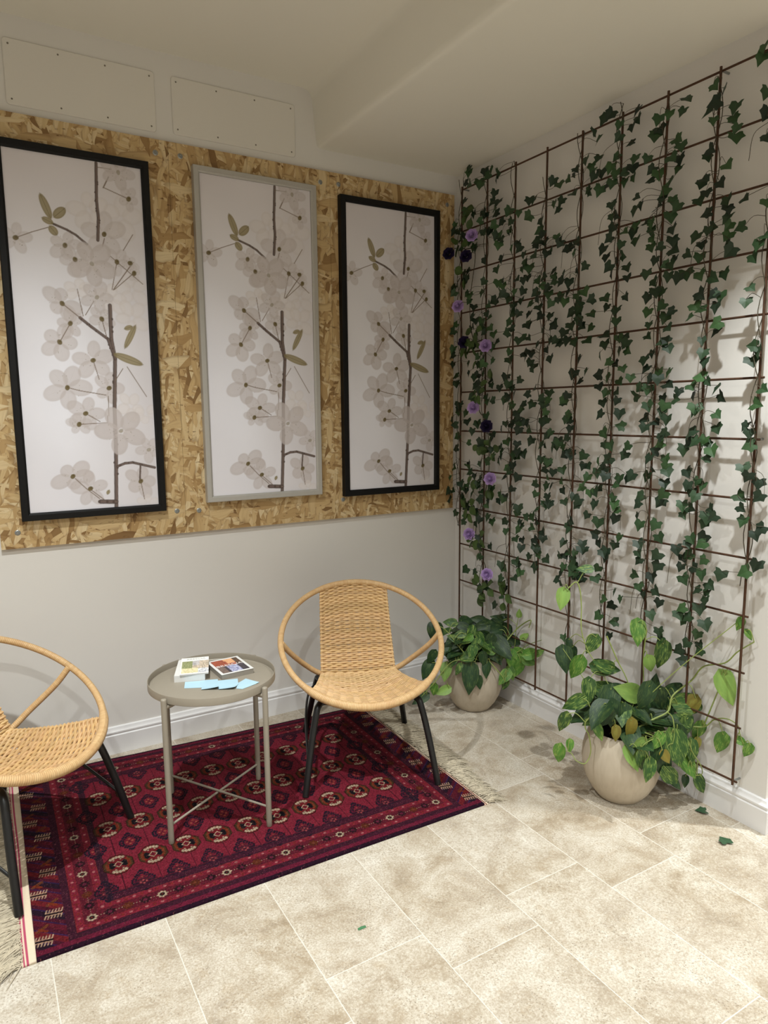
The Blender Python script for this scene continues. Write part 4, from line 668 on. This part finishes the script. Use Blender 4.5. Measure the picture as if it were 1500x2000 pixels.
# thick softcover under the leaflet
bk=thing('paperback_book','thick white paperback lying under the illustrated guide on the tray table','book',(-1.6216,-.556,TZ),math.radians(-20))
b=MB(); b.box((-.052,-.088,.0005),(.052,.088,.0225)); b.build('pages',M['page_edge'],bk,False)
b=MB(); b.box((-.0535,-.090,0),(.0535,.090,.0006)); b.box((-.0535,-.090,.0226),(.0535,.090,.0232)); b.box((-.0535,-.0912,0),(.0535,-.0895,.0232)); b.build('cover',M['paper_white'],bk,False)
gd=thing('guide_booklet','green and grey town guide booklet lying on the thick white paperback','booklet',(-1.6125,-.566,TZ+.0234),math.radians(-17))
b=MB(); b.box((-.050,-.086,0),(.050,.086,.0046)); b.build('pages',M['page_edge'],gd,False)
cell=[[rb.random() for _ in range(24)] for _ in range(32)]
def fn(u,v):
    if v>.78: return (238,236,232)
    if v<.05 or u<.06: return (236,232,224)
    r=cell[int(v*31)][int(u*23)]
    if u<.4 and v>.35: return (112+50*r,120+45*r,70+50*r)
    if v<.33 and u<.62: return (196+40*r,186+36*r,136+50*r)
    if u>.6 and v<.3: return (150+90*r,152+86*r,164+70*r)
    if v>.5 and u<.68: return (150+60*r,146+56*r,148+50*r)
    return (150+80*r,138+70*r,118+70*r)
cover_art(None,.100,.172,.0048,24,32,fn).build('cover',M['cover'],gd,False,color=True)
lettering('title_lettering','BRESCIA',.0185,(.004,.068,.0049),simple('grey_ink',(168,166,162),.6),[c for c in gd.children if c.name.startswith('cover')][0])
br=thing('tourist_brochure','white bordered brochure with a red and dark photo on the tray table','booklet',(-1.494,-.611,TZ),math.radians(3))
b=MB(); b.box((-.0605,-.079,0),(.0605,.079,.0190)); b.build('pages',simple('grey_page_edges',(140,132,121),.8,0,.06,200),br,False)
b=MB(); b.box((-.0615,-.080,.0191),(.0615,.080,.0196)); bc=b.build('cover',M['paper_white'],br,False)
cell2=[[rb.random() for _ in range(24)] for _ in range(30)]
def fn2(u,v):
    r=cell2[int(v*29)][int(u*23)]
    if u<.09 or u>.91 or v<.08 or v>.93: return None
    if v>.5:
        if u>.45+.25*(.93-v) and u<.75 and v>.62: return (206+20*r,150+20*r,106+20*r)
        if u>=.75: return (66+26*r,46+20*r,34+14*r)
        return (130+40*r,56+24*r,34+16*r)
    if .36<u<.7: return (110+90*r,112+90*r,150+70*r)
    if u<.3: return (92+36*r,76+30*r,70+26*r)
    return (34+40*r,32+34*r,42+34*r)
cover_art(None,.123,.160,.0198,24,30,fn2).build('cover_photo',M['cover'],bc,False,color=True)
lettering('title_lettering','BRESCIA',.0245,(0,.004,.0200),M['paper_white'],bc,0,.0002,1.1)
# pale blue flyers
FLY=[[(-1.687, -0.696), (-1.621, -0.728), (-1.604, -0.662), (-1.669, -0.639)], [(-1.641, -0.742), (-1.588, -0.774), (-1.561, -0.676), (-1.604, -0.661)], [(-1.589, -0.773), (-1.541, -0.801), (-1.514, -0.762), (-1.499, -0.712), (-1.566, -0.694)], [(-1.533, -0.795), (-1.516, -0.811), (-1.445, -0.787), (-1.473, -0.724), (-1.511, -0.75)]]
for q,lab in zip(FLY,('pale blue flyer at the left end of the spread, in front of the thick paperback','pale blue flyer in the middle of the spread, its front corner nearest the tray edge',
        'pale blue folded flyer with a raised edge, in front of the brochure','pale blue flyer turned corner-on, nearest the right table leg')):
    cx=sum(p[0] for p in q)/len(q); cy=sum(p[1] for p in q)/len(q); k=FLY.index(q); z0=(.0006,.0012,.0024,.0010)[k]
    # grid between the outline and its centre so that the paper can curl
    b=MB(); n=len(q); ring_=[]
    for i in range(n):
        for t_ in range(4): ring_.append((q[i][0]+(q[(i+1)%n][0]-q[i][0])*t_/4-cx, q[i][1]+(q[(i+1)%n][1]-q[i][1])*t_/4-cy))
    m=len(ring_)
    def zc(x,y): return z0+(.0045*max(0,(-y-.012)/.03)**2 if k in (1,2) else .002*max(0,(x-.02)/.03)**2)
    top=[(0,0,z0)]+[(x*f,y*f,zc(x*f,y*f)) for f in (.5,1) for x,y in ring_]
    tf=[(0,1+i,1+(i+1)%m) for i in range(m)]+[(1+i,1+m+i,1+m+(i+1)%m,1+(i+1)%m) for i in range(m)]
    nt=len(top); bot=[(x,y,z-.0003) for x,y,z in top]
    b.add(top+bot,tf+[tuple(nt+v for v in f[::-1]) for f in tf]+[(1+m+i,nt+1+m+i,nt+1+m+(i+1)%m,1+m+(i+1)%m) for i in range(m)])
    o=b.build('flyer',M['flyer'],None,False); o.location=(cx,cy,TZ); tag(o,lab,'flyer','blue flyers on the tray table')

# ------------------------------------------------------------------ rattan hoop chairs
RA,RB,TI,CZ=.333,.347,.5,.515
def ring(deg): 
    a=math.radians(deg); v=RB*math.sin(a); return Vector((RA*math.cos(a),-v*math.cos(TI),CZ-v*math.sin(TI)))   # local -y is forward
def junc(bb): return Vector((bb*.163,.120+.012*(1-bb*bb),.328-.014*(1-bb*bb)))
def backpt(bb,a):
    p=ring(270+27*bb); q=junc(bb); r=p.lerp(q,a); r.y+=.012*math.sin(a*math.pi); return r
def seatpt(bb,a):
    p=junc(bb); q=ring(90-43*bb); r=p.lerp(q,a); r.z-=.018*(1-bb*bb)*math.sin(a*math.pi)+.010*math.sin(a*math.pi); return r
def make_chair(label):
    t=thing('rattan_hoop_chair',label,'chair',(0,0,0),0,'rattan hoop chairs on the rug')
    rnd=random.Random(4)
    b=MB(); b.tube([ring(i*2.5) for i in range(144)],[.0122+.0045*min(1,max(0,(48-abs(i*2.5-90))/8))+.0015*min(1,max(0,(30-abs(i*2.5-270))/6)) for i in range(144)],12,closed=True) 
    # close uv seam neatly: last segment simply repeats
    b.build('hoop',M['wrap'],t,True,80,color=True)
    # rear support hoop: from the sides of the hoop, down behind the seat
    sp=[ring(0)+Vector((-.004,0,0)),Vector((.290,.035,.455)),Vector((.225,.100,.375)),Vector((.163,.130,.326)),Vector((.08,.146,.306)),Vector((0,.150,.302))]
    sp=sp+[Vector((-p.x,p.y,p.z)) for p in sp[-2::-1]]
    b=MB(); b.tube(smoothpath(sp,8),.0115,12); b.build('support_hoop',M['wrap'],t,True,80,color=True)
    def woven(name,fn,rows,nw):
        b=MB(); ns=nw*4
        def nrm(bb,a):
            e=.01; du=fn(min(1,bb+e),a)-fn(max(-1,bb-e),a); dv=fn(bb,min(1,a+e))-fn(bb,max(0,a-e)); n_=du.cross(dv); n_.normalize(); return n_ if n_.z>0 or n_.y<0 else -n_
        for i in range(rows):
            a=(i+.5)/rows; ph=math.pi*(i%2); f=rnd.uniform(.82,1.08); pts=[]
            jit=rnd.uniform(-.0012,.0012)
            for k in range(ns+1):
                bb=-1+2*k/ns; p=fn(bb,a); n_=nrm(bb,a); pts.append(p+n_*(.0034*math.sin(nw*math.pi*(bb+1)/2+ph)+.001)+Vector((0,0,jit)))
            L=(fn(0,0)-fn(0,1)).length/rows
            b.tube(pts,L*.56,6,col=(f,f*rnd.uniform(.96,1.0),f*rnd.uniform(.9,1.0)))
        for k in range(nw+1):
            bb=-1+2*k/nw; bb=max(-.97,min(.97,bb)); b.tube([fn(bb,a/24) for a in range(25)],.0028 if 0<k<nw else .0052,6,col=(.9,.87,.82))
        return b.build(name,M['cane'],t,True,80,color=True)
    woven('woven_back',backpt,46,14); woven('woven_seat',seatpt,46,16)
    # black steel frame: each leg its own piece, bent inward at the top
    for sx in (-1,1):
        fl=[Vector((sx*.258,-.285,.0008)),Vector((sx*.232,-.246,.17)),Vector((sx*.207,-.214,.295)),Vector((sx*.195,-.196,.322)),Vector((sx*.175,-.165,.322)),Vector((sx*.13,-.10,.290))]
        b=MB(); b.tube(smoothpath(fl,6),.0128,14); b.build('leg',M['metal_black'],t,True,50)
        rl=[Vector((sx*.232,.268,.0008)),Vector((sx*.205,.215,.15)),Vector((sx*.180,.165,.285)),Vector((sx*.170,.140,.298)),Vector((sx*.150,.10,.292)),Vector((sx*.13,.04,.290))]
        b=MB(); b.tube(smoothpath(rl,6),.0128,14); b.build('leg',M['metal_black'],t,True,50)
        b=MB(); b.tube(smoothpath([(sx*.184,.172,.268),(sx*.222,.08,.255),(sx*.240,-.05,.215),(sx*.243,-.17,.150),(sx*.2415,-.262,.098)],8),.0052,8); b.build('side_brace',M['metal_black'],t,True,50)
    b=MB()
    for sx in (-1,1): b.tube(smoothpath([(sx*.13,-.105,.290),(sx*.125,-.03,.286),(sx*.13,.045,.290)],5),.0105,10)
    b.tube([(-.128,-.02,.286),(.128,-.02,.286)],.008,10); b.build('seat_frame',M['metal_black'],t,True,50)
    return t
ch=make_chair('rattan hoop chair beside the corner plant, right of the tray table')
ch.location=(-.928,-.604,.0086); ch.rotation_euler=(0,0,-.375)
c2=ch.copy(); COL.objects.link(c2); c2['label']='rattan hoop chair cut off by the left edge, left of the tray table'
c2.location=(-2.252,-.531,.0086); c2.rotation_euler=(0,0,.745)
for kid in list(ch.children):
    q=kid.copy(); COL.objects.link(q); q.parent=c2

# ------------------------------------------------------------------ steel trellis on the right wall
tr=thing('steel_trellis','rusty steel grid trellis standing off the right wall, covered with ivy','trellis',(-.04,-.9,0))
YP=[-.1007-.2*k for k in range(9)]; ZB=[.1521+.2004*k for k in range(13)]
for k,y in enumerate(YP):
    b=MB(); b.tube([(-.0035,y+.9,ZB[0]-.012),(-.0035,y+.9,ZB[-1]+.012)],.0044,8); b.build('vertical_bar',M['rust'],tr,True,50)
for z in ZB:
    b=MB(); b.tube([(.0035,YP[0]+.9+.008,z),(.0035,YP[-1]+.9-.012,z)],.0040,8); b.build('horizontal_bar',M['rust'],tr,True,50)
for k,(y,z) in enumerate(((YP[0],ZB[6]),(YP[8],ZB[6]),(YP[4],ZB[6]),(YP[8],ZB[0]),(YP[0],ZB[12]),(YP[7],ZB[12]),(YP[0],ZB[0]))):
    b=MB(); b.tube([(.0395,y+.9,z),(.0,y+.9,z)],.004,8); b.build('wall_hook',M['zinc'],tr,True,50)

# ------------------------------------------------------------------ leaves
IVYO=[(0,-.05),(.22,-.30),(.52,-.24),(.40,.02),(.56,.34),(.24,.36),(.0,1.0)]
def ivy_leaf(b, pos, T, N, L, col, rnd):
    """five-lobed leaf: base at pos side, tip along T, slightly folded along the midrib"""
    T=Vector(T).normalized(); N=Vector(N); N=(N-T*N.dot(T)).normalized(); S=T.cross(N); pos=Vector(pos)
    asp=rnd.uniform(.85,1.1); cup=rnd.uniform(.05,.22); vs_=[pos-T*L*.42*.1]
    mid=[(0,0),(0,.3),(0,1.0)]
    right=[(0,-.02),(.24,-.22),(.50,-.20),(.46,.05),(.56,.33),(.31,.52),(0,1.0)]
    vs_=[];uv=[]
    def put(x,y):
        q=pos+S*(x*L*.86*asp)+T*((y-.3)*L*.78)+N*(cup*abs(x)*L-.10*L*(y-.3)**2); vs_.append(q); uv.append((y,x))
    put(0,.22)
    pts=right+[(-x,y) for x,y in right[-2:0:-1]]
    for x,y in pts: put(x*rnd.uniform(.9,1.1),y+rnd.uniform(-.03,.03))
    n=len(pts); fs=[(0,1+i,1+(i+1)%n) for i in range(n)]
    cc=[tuple(v*1.18 for v in col)]+[col]*n
    b.add(vs_,fs,uv,cc)
LAB=['ivy garland wound on the trellis bar in the room corner, beside the strand board','ivy garland on the second trellis bar from the corner, mixed with lilac roses','ivy garland on the third trellis bar from the corner','ivy garland on the fourth trellis bar from the corner, ending above the corner plant',
     'ivy garland on the fifth trellis bar from the corner, halfway along the trellis','ivy garland on the fourth trellis bar from the open wall end','ivy garland on the third trellis bar from the open wall end','ivy garland on the second trellis bar from the open wall end, with the largest leaves','sparse ivy garland on the last trellis bar at the open wall end']
for k in range(9):
    rnd=random.Random(100+k); d=IVY[k]; lv=[(d[i]/1000,d[i+1]/1000,d[i+2]/1000) for i in range(0,len(d),3)]
    zt=min(2.60,max(v[1] for v in lv)+.03); zb=min(v[1] for v in lv)-.03; y0=YP[k]
    g=thing('ivy_garland',LAB[k],'ivy',(-.045,y0,zb),0,'ivy garlands on the steel trellis')
    b=MB(); stems=2
    def sx(z,ph): return (-.045-.008-.011*math.cos(z*21+ph), y0+.013*math.sin(z*21+ph)+.006*math.sin(z*7+ph*2))
    for s_ in range(stems):
        ph=s_*2.6+k; pts=[]; n=int((zt-zb)/.03)
        for i in range(n+1):
            z=zb+(zt-zb)*i/n; x,y=sx(z,ph); pts.append((x+.045,y-y0,z-zb))
        b.tube(pts,.0016,5)
    # side runs along the horizontal bars towards far leaves
    fol=MB()
    if k<=4: lv+= [(y+rnd.uniform(-.03,.03),z+rnd.uniform(-.035,.035),max(.05,dx+rnd.uniform(-.02,.01))) for (y,z,dx) in lv if rnd.random()<.38]
    for (y,z,dx) in lv:
        L=rnd.uniform(.040,.055)
        f=rnd.uniform(.65,1.25); col=tuple(v*f for v in lin(rnd.choice([(38,58,36),(43,68,39),(33,50,34),(50,77,42),(30,46,31)])))
        an=rnd.gauss(0,.75); T=Vector((-.15-.35*abs(rnd.gauss(0,.5)),math.sin(an),-math.cos(an)))
        N=Vector((-1,rnd.gauss(-.15,.45),rnd.gauss(.25,.4)))
        ivy_leaf(fol,(-dx+.045,y-y0,z-zb),T,N,L,col,rnd)
        # petiole from the stem or from a point on the nearest bar
        zs=z+rnd.uniform(-.01,.035); x1,y1=sx(max(zb,min(zt,zs)),k); zs=max(zb,min(zt,zs))
        p1=Vector((-dx+.045,y-y0,z-zb))-T.normalized()*L*.24; p0=Vector((x1+.045,y1-y0,zs-zb)); md=(p0+p1)/2+Vector((-.008,0,rnd.uniform(-.012,.02)))
        b.tube(smoothpath([p0,md,p1],3),.0009,4,cap=False)
    for q in range(5 if k<8 else 2):   # loose curling tendrils
        z=rnd.uniform(zb+.1,zt-.1); x,y=sx(z,k); s_=rnd.choice((-1,1)); L=rnd.uniform(.05,.13)
        b.tube(smoothpath([(x+.045,y-y0,z-zb),(x+.035,y-y0+s_*L*.5,z-zb-L*.3),(x+.03,y-y0+s_*L*.6,z-zb-L*1.2)],5),.001,4,cap=False)
    b.build('stem',M['ivystem'],g,True,80); fol.build('foliage',M['ivy'],g,False,color=True)
# rose garland near the corner
rg=thing('rose_garland','garland of lilac and dark violet fabric roses on the two trellis bars nearest the corner','flowers',(-.06,-.27,.6))
rnd=random.Random(77); O=Vector((-.06,-.27,.6))
pr=sorted(ROSES,key=lambda r:-r[2]); b=MB()
pts=[Vector((-.05,-.26,2.40))]+[Vector((r[0]*.62,r[1]*.6+-.27*.4,r[2]+.01)) for r in pr]+[Vector((-.05,-.31,.55))]
sm=smoothpath([p-O for p in pts],8); b.tube(sm,.0022,6)
for r in pr:
    q=Vector(r[:3])-O; near=min(sm,key=lambda p:(p-q).length); b.tube(smoothpath([near,(near+q)/2+Vector((-.01,0,.01)),q+Vector((.012,0,0))],4),.0015,5)
fol=MB()
for (y,z,dx) in ROSE_LEAVES:
    for q in range(3):
        a=rnd.uniform(0,6.28); T=Vector((-.2,math.cos(a),math.sin(a)-.3)); N=Vector((-1,rnd.gauss(0,.4),rnd.gauss(.3,.4)))
        p=Vector((-dx/1000,y/1000,z/1000))+Vector((0,math.cos(a)*.02,math.sin(a)*.02)); f=rnd.uniform(.7,1.1)
        T=T.normalized(); N=(N-T*N.dot(T)).normalized(); S=T.cross(N); L=rnd.uniform(.042,.06); vs_=[];cc=[]
        c0=lin((64,84,40)); c0=tuple(v*f for v in c0)
        for i in range(7):
            t_=i/6; wd=.38*L*math.sin(math.pi*min(1,t_*.92+.05))**.8
            for s_ in (-1,0,1): vs_.append(p-O+T*L*t_+S*s_*wd+N*(abs(s_)*.12*L-.15*L*t_*t_)); cc.append(c0 if s_ else tuple(v*1.25 for v in c0))
        fs=[(i*3+j,i*3+j+1,i*3+j+4,i*3+j+3) for i in range(6) for j in range(2)]; fol.add(vs_,fs,None,cc)
b.build('stem',M['ivystem'],rg,True,80); fol.build('foliage',M['ivy'],rg,True,80,color=True)
for r in ROSES:
    b=MB(); c=Vector(r[:3])-O; ax=Vector((-.75,-.55,.15)).normalized(); ux=ax.orthogonal().normalized(); uy=ax.cross(ux)
    base=lin((184,154,210)) if r[3]==0 else lin((38,28,62)); R=.029
    for ly,(n,rr,hh,op) in enumerate(((3,.35,.55,.1),(4,.55,.5,.35),(5,.8,.36,.7),(6,1.0,.15,1.0))):
        for i in range(n):
            a0=6.283*i/n+ly*.6; vs_=[];cc=[]
            for u in range(6):
                for v in range(4):
                    aa=a0+(u/5-.5)*6.283/n*1.5; t_=v/3; rad=R*rr*(.35+.65*t_)*(1+.09*t_*math.sin(u*2.3+i*1.7+ly))*(1-.10*abs(u/5-.5)*2*t_)*(1+.12*op*t_); h=R*(hh*t_*1.1-.15+ .25*(1-op)*t_-.25*op*t_*t_*(abs(u/5-.5)*2)**2)
                    vs_.append(c+(ux*math.cos(aa)+uy*math.sin(aa))*rad+ax*h); f=(.62+.45*t_)*rnd.uniform(.92,1.05); cc.append(tuple(x*f for x in base))
            b.add(vs_,[(u*4+v,u*4+v+1,u*4+v+5,u*4+v+4) for u in range(5) for v in range(3)],None,cc)
    b.tube([c-ax*R*.2,c+ax*R*.1,c+ax*R*.38,c+ax*R*.5],[R*.2,R*.36,R*.26,R*.05],8,col=tuple(x*.8 for x in base))
    o=b.build('rose',M['rose'],rg,True,70,color=True); o['label']='lilac rose' if r[3]==0 else 'dark violet rose'

# ------------------------------------------------------------------ potted pothos plants
def pothos_leaf(b, d, rnd, origin):
    pos=Vector(d[0:3])-origin; T=Vector(d[3:6]).normalized(); N=Vector(d[6:9]); N=(N-T*N.dot(T)).normalized(); S=T.cross(N); L=d[9]*1.12; hue=d[10]
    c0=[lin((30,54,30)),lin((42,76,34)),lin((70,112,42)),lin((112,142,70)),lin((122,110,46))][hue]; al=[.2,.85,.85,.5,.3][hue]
    f=rnd.uniform(.8,1.2); c0=tuple(v*f for v in c0); n=10; W=L*rnd.uniform(.34,.43); fold=rnd.uniform(.05,.35); droop=rnd.uniform(.1,.35); tw=rnd.uniform(-.2,.2)
    vs_=[];cc=[];uv=[]
    for i in range(n+1):
        t=i/n
        wd=W*2.15*(t**.45)*((1-t)**1.08) if 0<t<1 else 0.0
        for s_ in (-1,-.5,0,.5,1):
            lob=-.16*L*abs(s_)*(1-t)**3 if t<.4 else 0   # heart-shaped base
            p=pos+T*((t-.48)*L+lob)+S*(s_*wd)+N*(fold*abs(s_)*wd-droop*L*(t-.4)**2+tw*s_*wd*t)
            vs_.append(p); g=1.22 if s_==0 else 1.0; cc.append((c0[0]*g,c0[1]*g,c0[2]*g)); uv.append((t*L*5+pos.x*7, s_*wd*5+pos.y*9))
    fs=[(i*5+j,i*5+j+1,i*5+j+6,i*5+j+5) for i in range(n) for j in range(4)]
    b.add(vs_,fs,uv,cc); b.alpha+= [al]*len(vs_)
    return pos-T*L*.45
POT=[(0,0),(.076,0),(.084,.004),(.108,.035),(.129,.075),(.141,.115),(.1445,.150),(.142,.185),(.134,.220),(.123,.250),(.116,.264),(.113,.267),(.110,.264),(.112,.250),(.122,.21),(.0,.205)]
def plant(center, leaves, vines, label, seed, nfill):
    rnd=random.Random(seed); O=Vector(center); t=thing('potted_pothos',label,'plant',center,0,'potted pothos plants by the trellis')
    b=MB(); b.lathe(POT[:-1],56); b.build('planter',M['pot'],t,True,50)
    b=MB(); prof=[(0,.232),(.04,.236),(.08,.230),(.117,.226)]; b.lathe(prof,24); b.v=[(x,y,z+rnd.uniform(-.004,.006)) for x,y,z in b.v]; b.build('soil',M['soil'],t,True,60)
    fol=MB(); fol.alpha=[]; st=MB(); root=Vector((0,0,.235)); bases=[]
    vp=[]
    for v in vines:
        p=smoothpath([Vector(q)-O for q in v],7); vp.append(p)
    lim=-.004-center[0]; vo=[]
    for i,p in enumerate(vp):
        b=MB(); n=len(p); r0=.0042 if i==0 else .0027; b.tube(p,[r0*(1-.5*k/n) for k in range(n)],7); vo.append(b.build('vine',M['vine'],t,True,80))
    def finish(mb,name,parent):
        mb.v=[(min(x,lim),y,z) for x,y,z in mb.v]; ob=mb.build(name,M['pothos'],parent,True,80,color=True)
        a=ob.data.color_attributes['tint']; cc=np.empty(len(mb.v)*4,dtype=np.float32); a.data.foreach_get('color',cc); cc=cc.reshape(-1,4); cc[:,3]=mb.alpha; a.data.foreach_set('color',cc.ravel()); return ob
    leaves=list(leaves)
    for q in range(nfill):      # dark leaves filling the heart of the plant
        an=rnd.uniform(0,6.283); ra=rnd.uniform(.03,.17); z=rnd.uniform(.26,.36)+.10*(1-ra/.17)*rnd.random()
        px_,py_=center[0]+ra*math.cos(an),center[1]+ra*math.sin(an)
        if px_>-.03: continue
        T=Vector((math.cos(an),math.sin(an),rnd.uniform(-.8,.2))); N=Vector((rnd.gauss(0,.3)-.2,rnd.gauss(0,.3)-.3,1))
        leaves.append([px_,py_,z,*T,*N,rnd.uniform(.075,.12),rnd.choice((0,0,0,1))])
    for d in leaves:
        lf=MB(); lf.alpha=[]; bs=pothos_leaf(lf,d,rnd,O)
        best=None
        for vi,p in enumerate(vp):
            for q in p:
                dd=(q-bs).length
                if best is None or dd<best[0]: best=(dd,q,vi)
        if best and best[0]<.085:
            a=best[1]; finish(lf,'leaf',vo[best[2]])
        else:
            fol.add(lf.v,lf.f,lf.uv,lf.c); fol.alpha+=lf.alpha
            an=rnd.uniform(0,6.28); a=root+Vector((math.cos(an)*.05,math.sin(an)*.05,0))
        m=(a+bs)/2+Vector((0,0,.02 if bs.z>.2 else .06)); 
        if bs.z<.22 and (bs.xy.length>.10) and (not best or best[0]>=.085):
            rim=bs.xy.normalized()*.116; m=Vector((rim.x,rim.y,.275))
        st.tube(smoothpath([a,m,bs],5),.0016,5,cap=False)
    finish(fol,'foliage',t); st.v=[(min(x,lim),y,z) for x,y,z in st.v]
    st.build('petioles',M['vine'],t,True,80)
    return t
plant((-.23,-1.37,0),POTHOS_FRONT,VINES_FRONT,'pothos in a rounded stone planter at the front, vines climbing the trellis',5,26)
plant((-.205,-.435,0),POTHOS_CORNER,VINES_CORNER,'bushy pothos in a rounded stone planter in the corner behind the right chair',6,44)

# ------------------------------------------------------------------ fallen bits
for (x,y,rz,L,lab) in ((-.170,-1.764,1.2,.05,'fallen ivy leaf lying in the bright patch of the tiled floor'),(-.075,-1.612,2.4,.046,'fallen ivy leaf lying in the shade beside the right skirting board')):
    rnd=random.Random(int(L*1000)); b=MB(); ivy_leaf(b,(0,0,.006),(1,0,0),(0,0,1),L,lin((44,72,46)),rnd); o=b.build('ivy_leaf',M['ivy'],None,False,color=True); o.location=(x,y,0); o.rotation_euler=(0,0,rz); tag(o,lab,'leaf','fallen ivy leaves')
b=MB(); b.add([(-.013,-.004,.0008),(.012,-.005,.0012),(.014,.003,.0008),(0,.005,.0025),(-.012,.004,.0010)],[(0,1,2,3,4)]); o=b.build('green_scrap',M['debris'],None,False); o.location=(-1.414,-1.470,0); tag(o,'tiny green scrap lying on the floor tile in front of the rug','scrap')
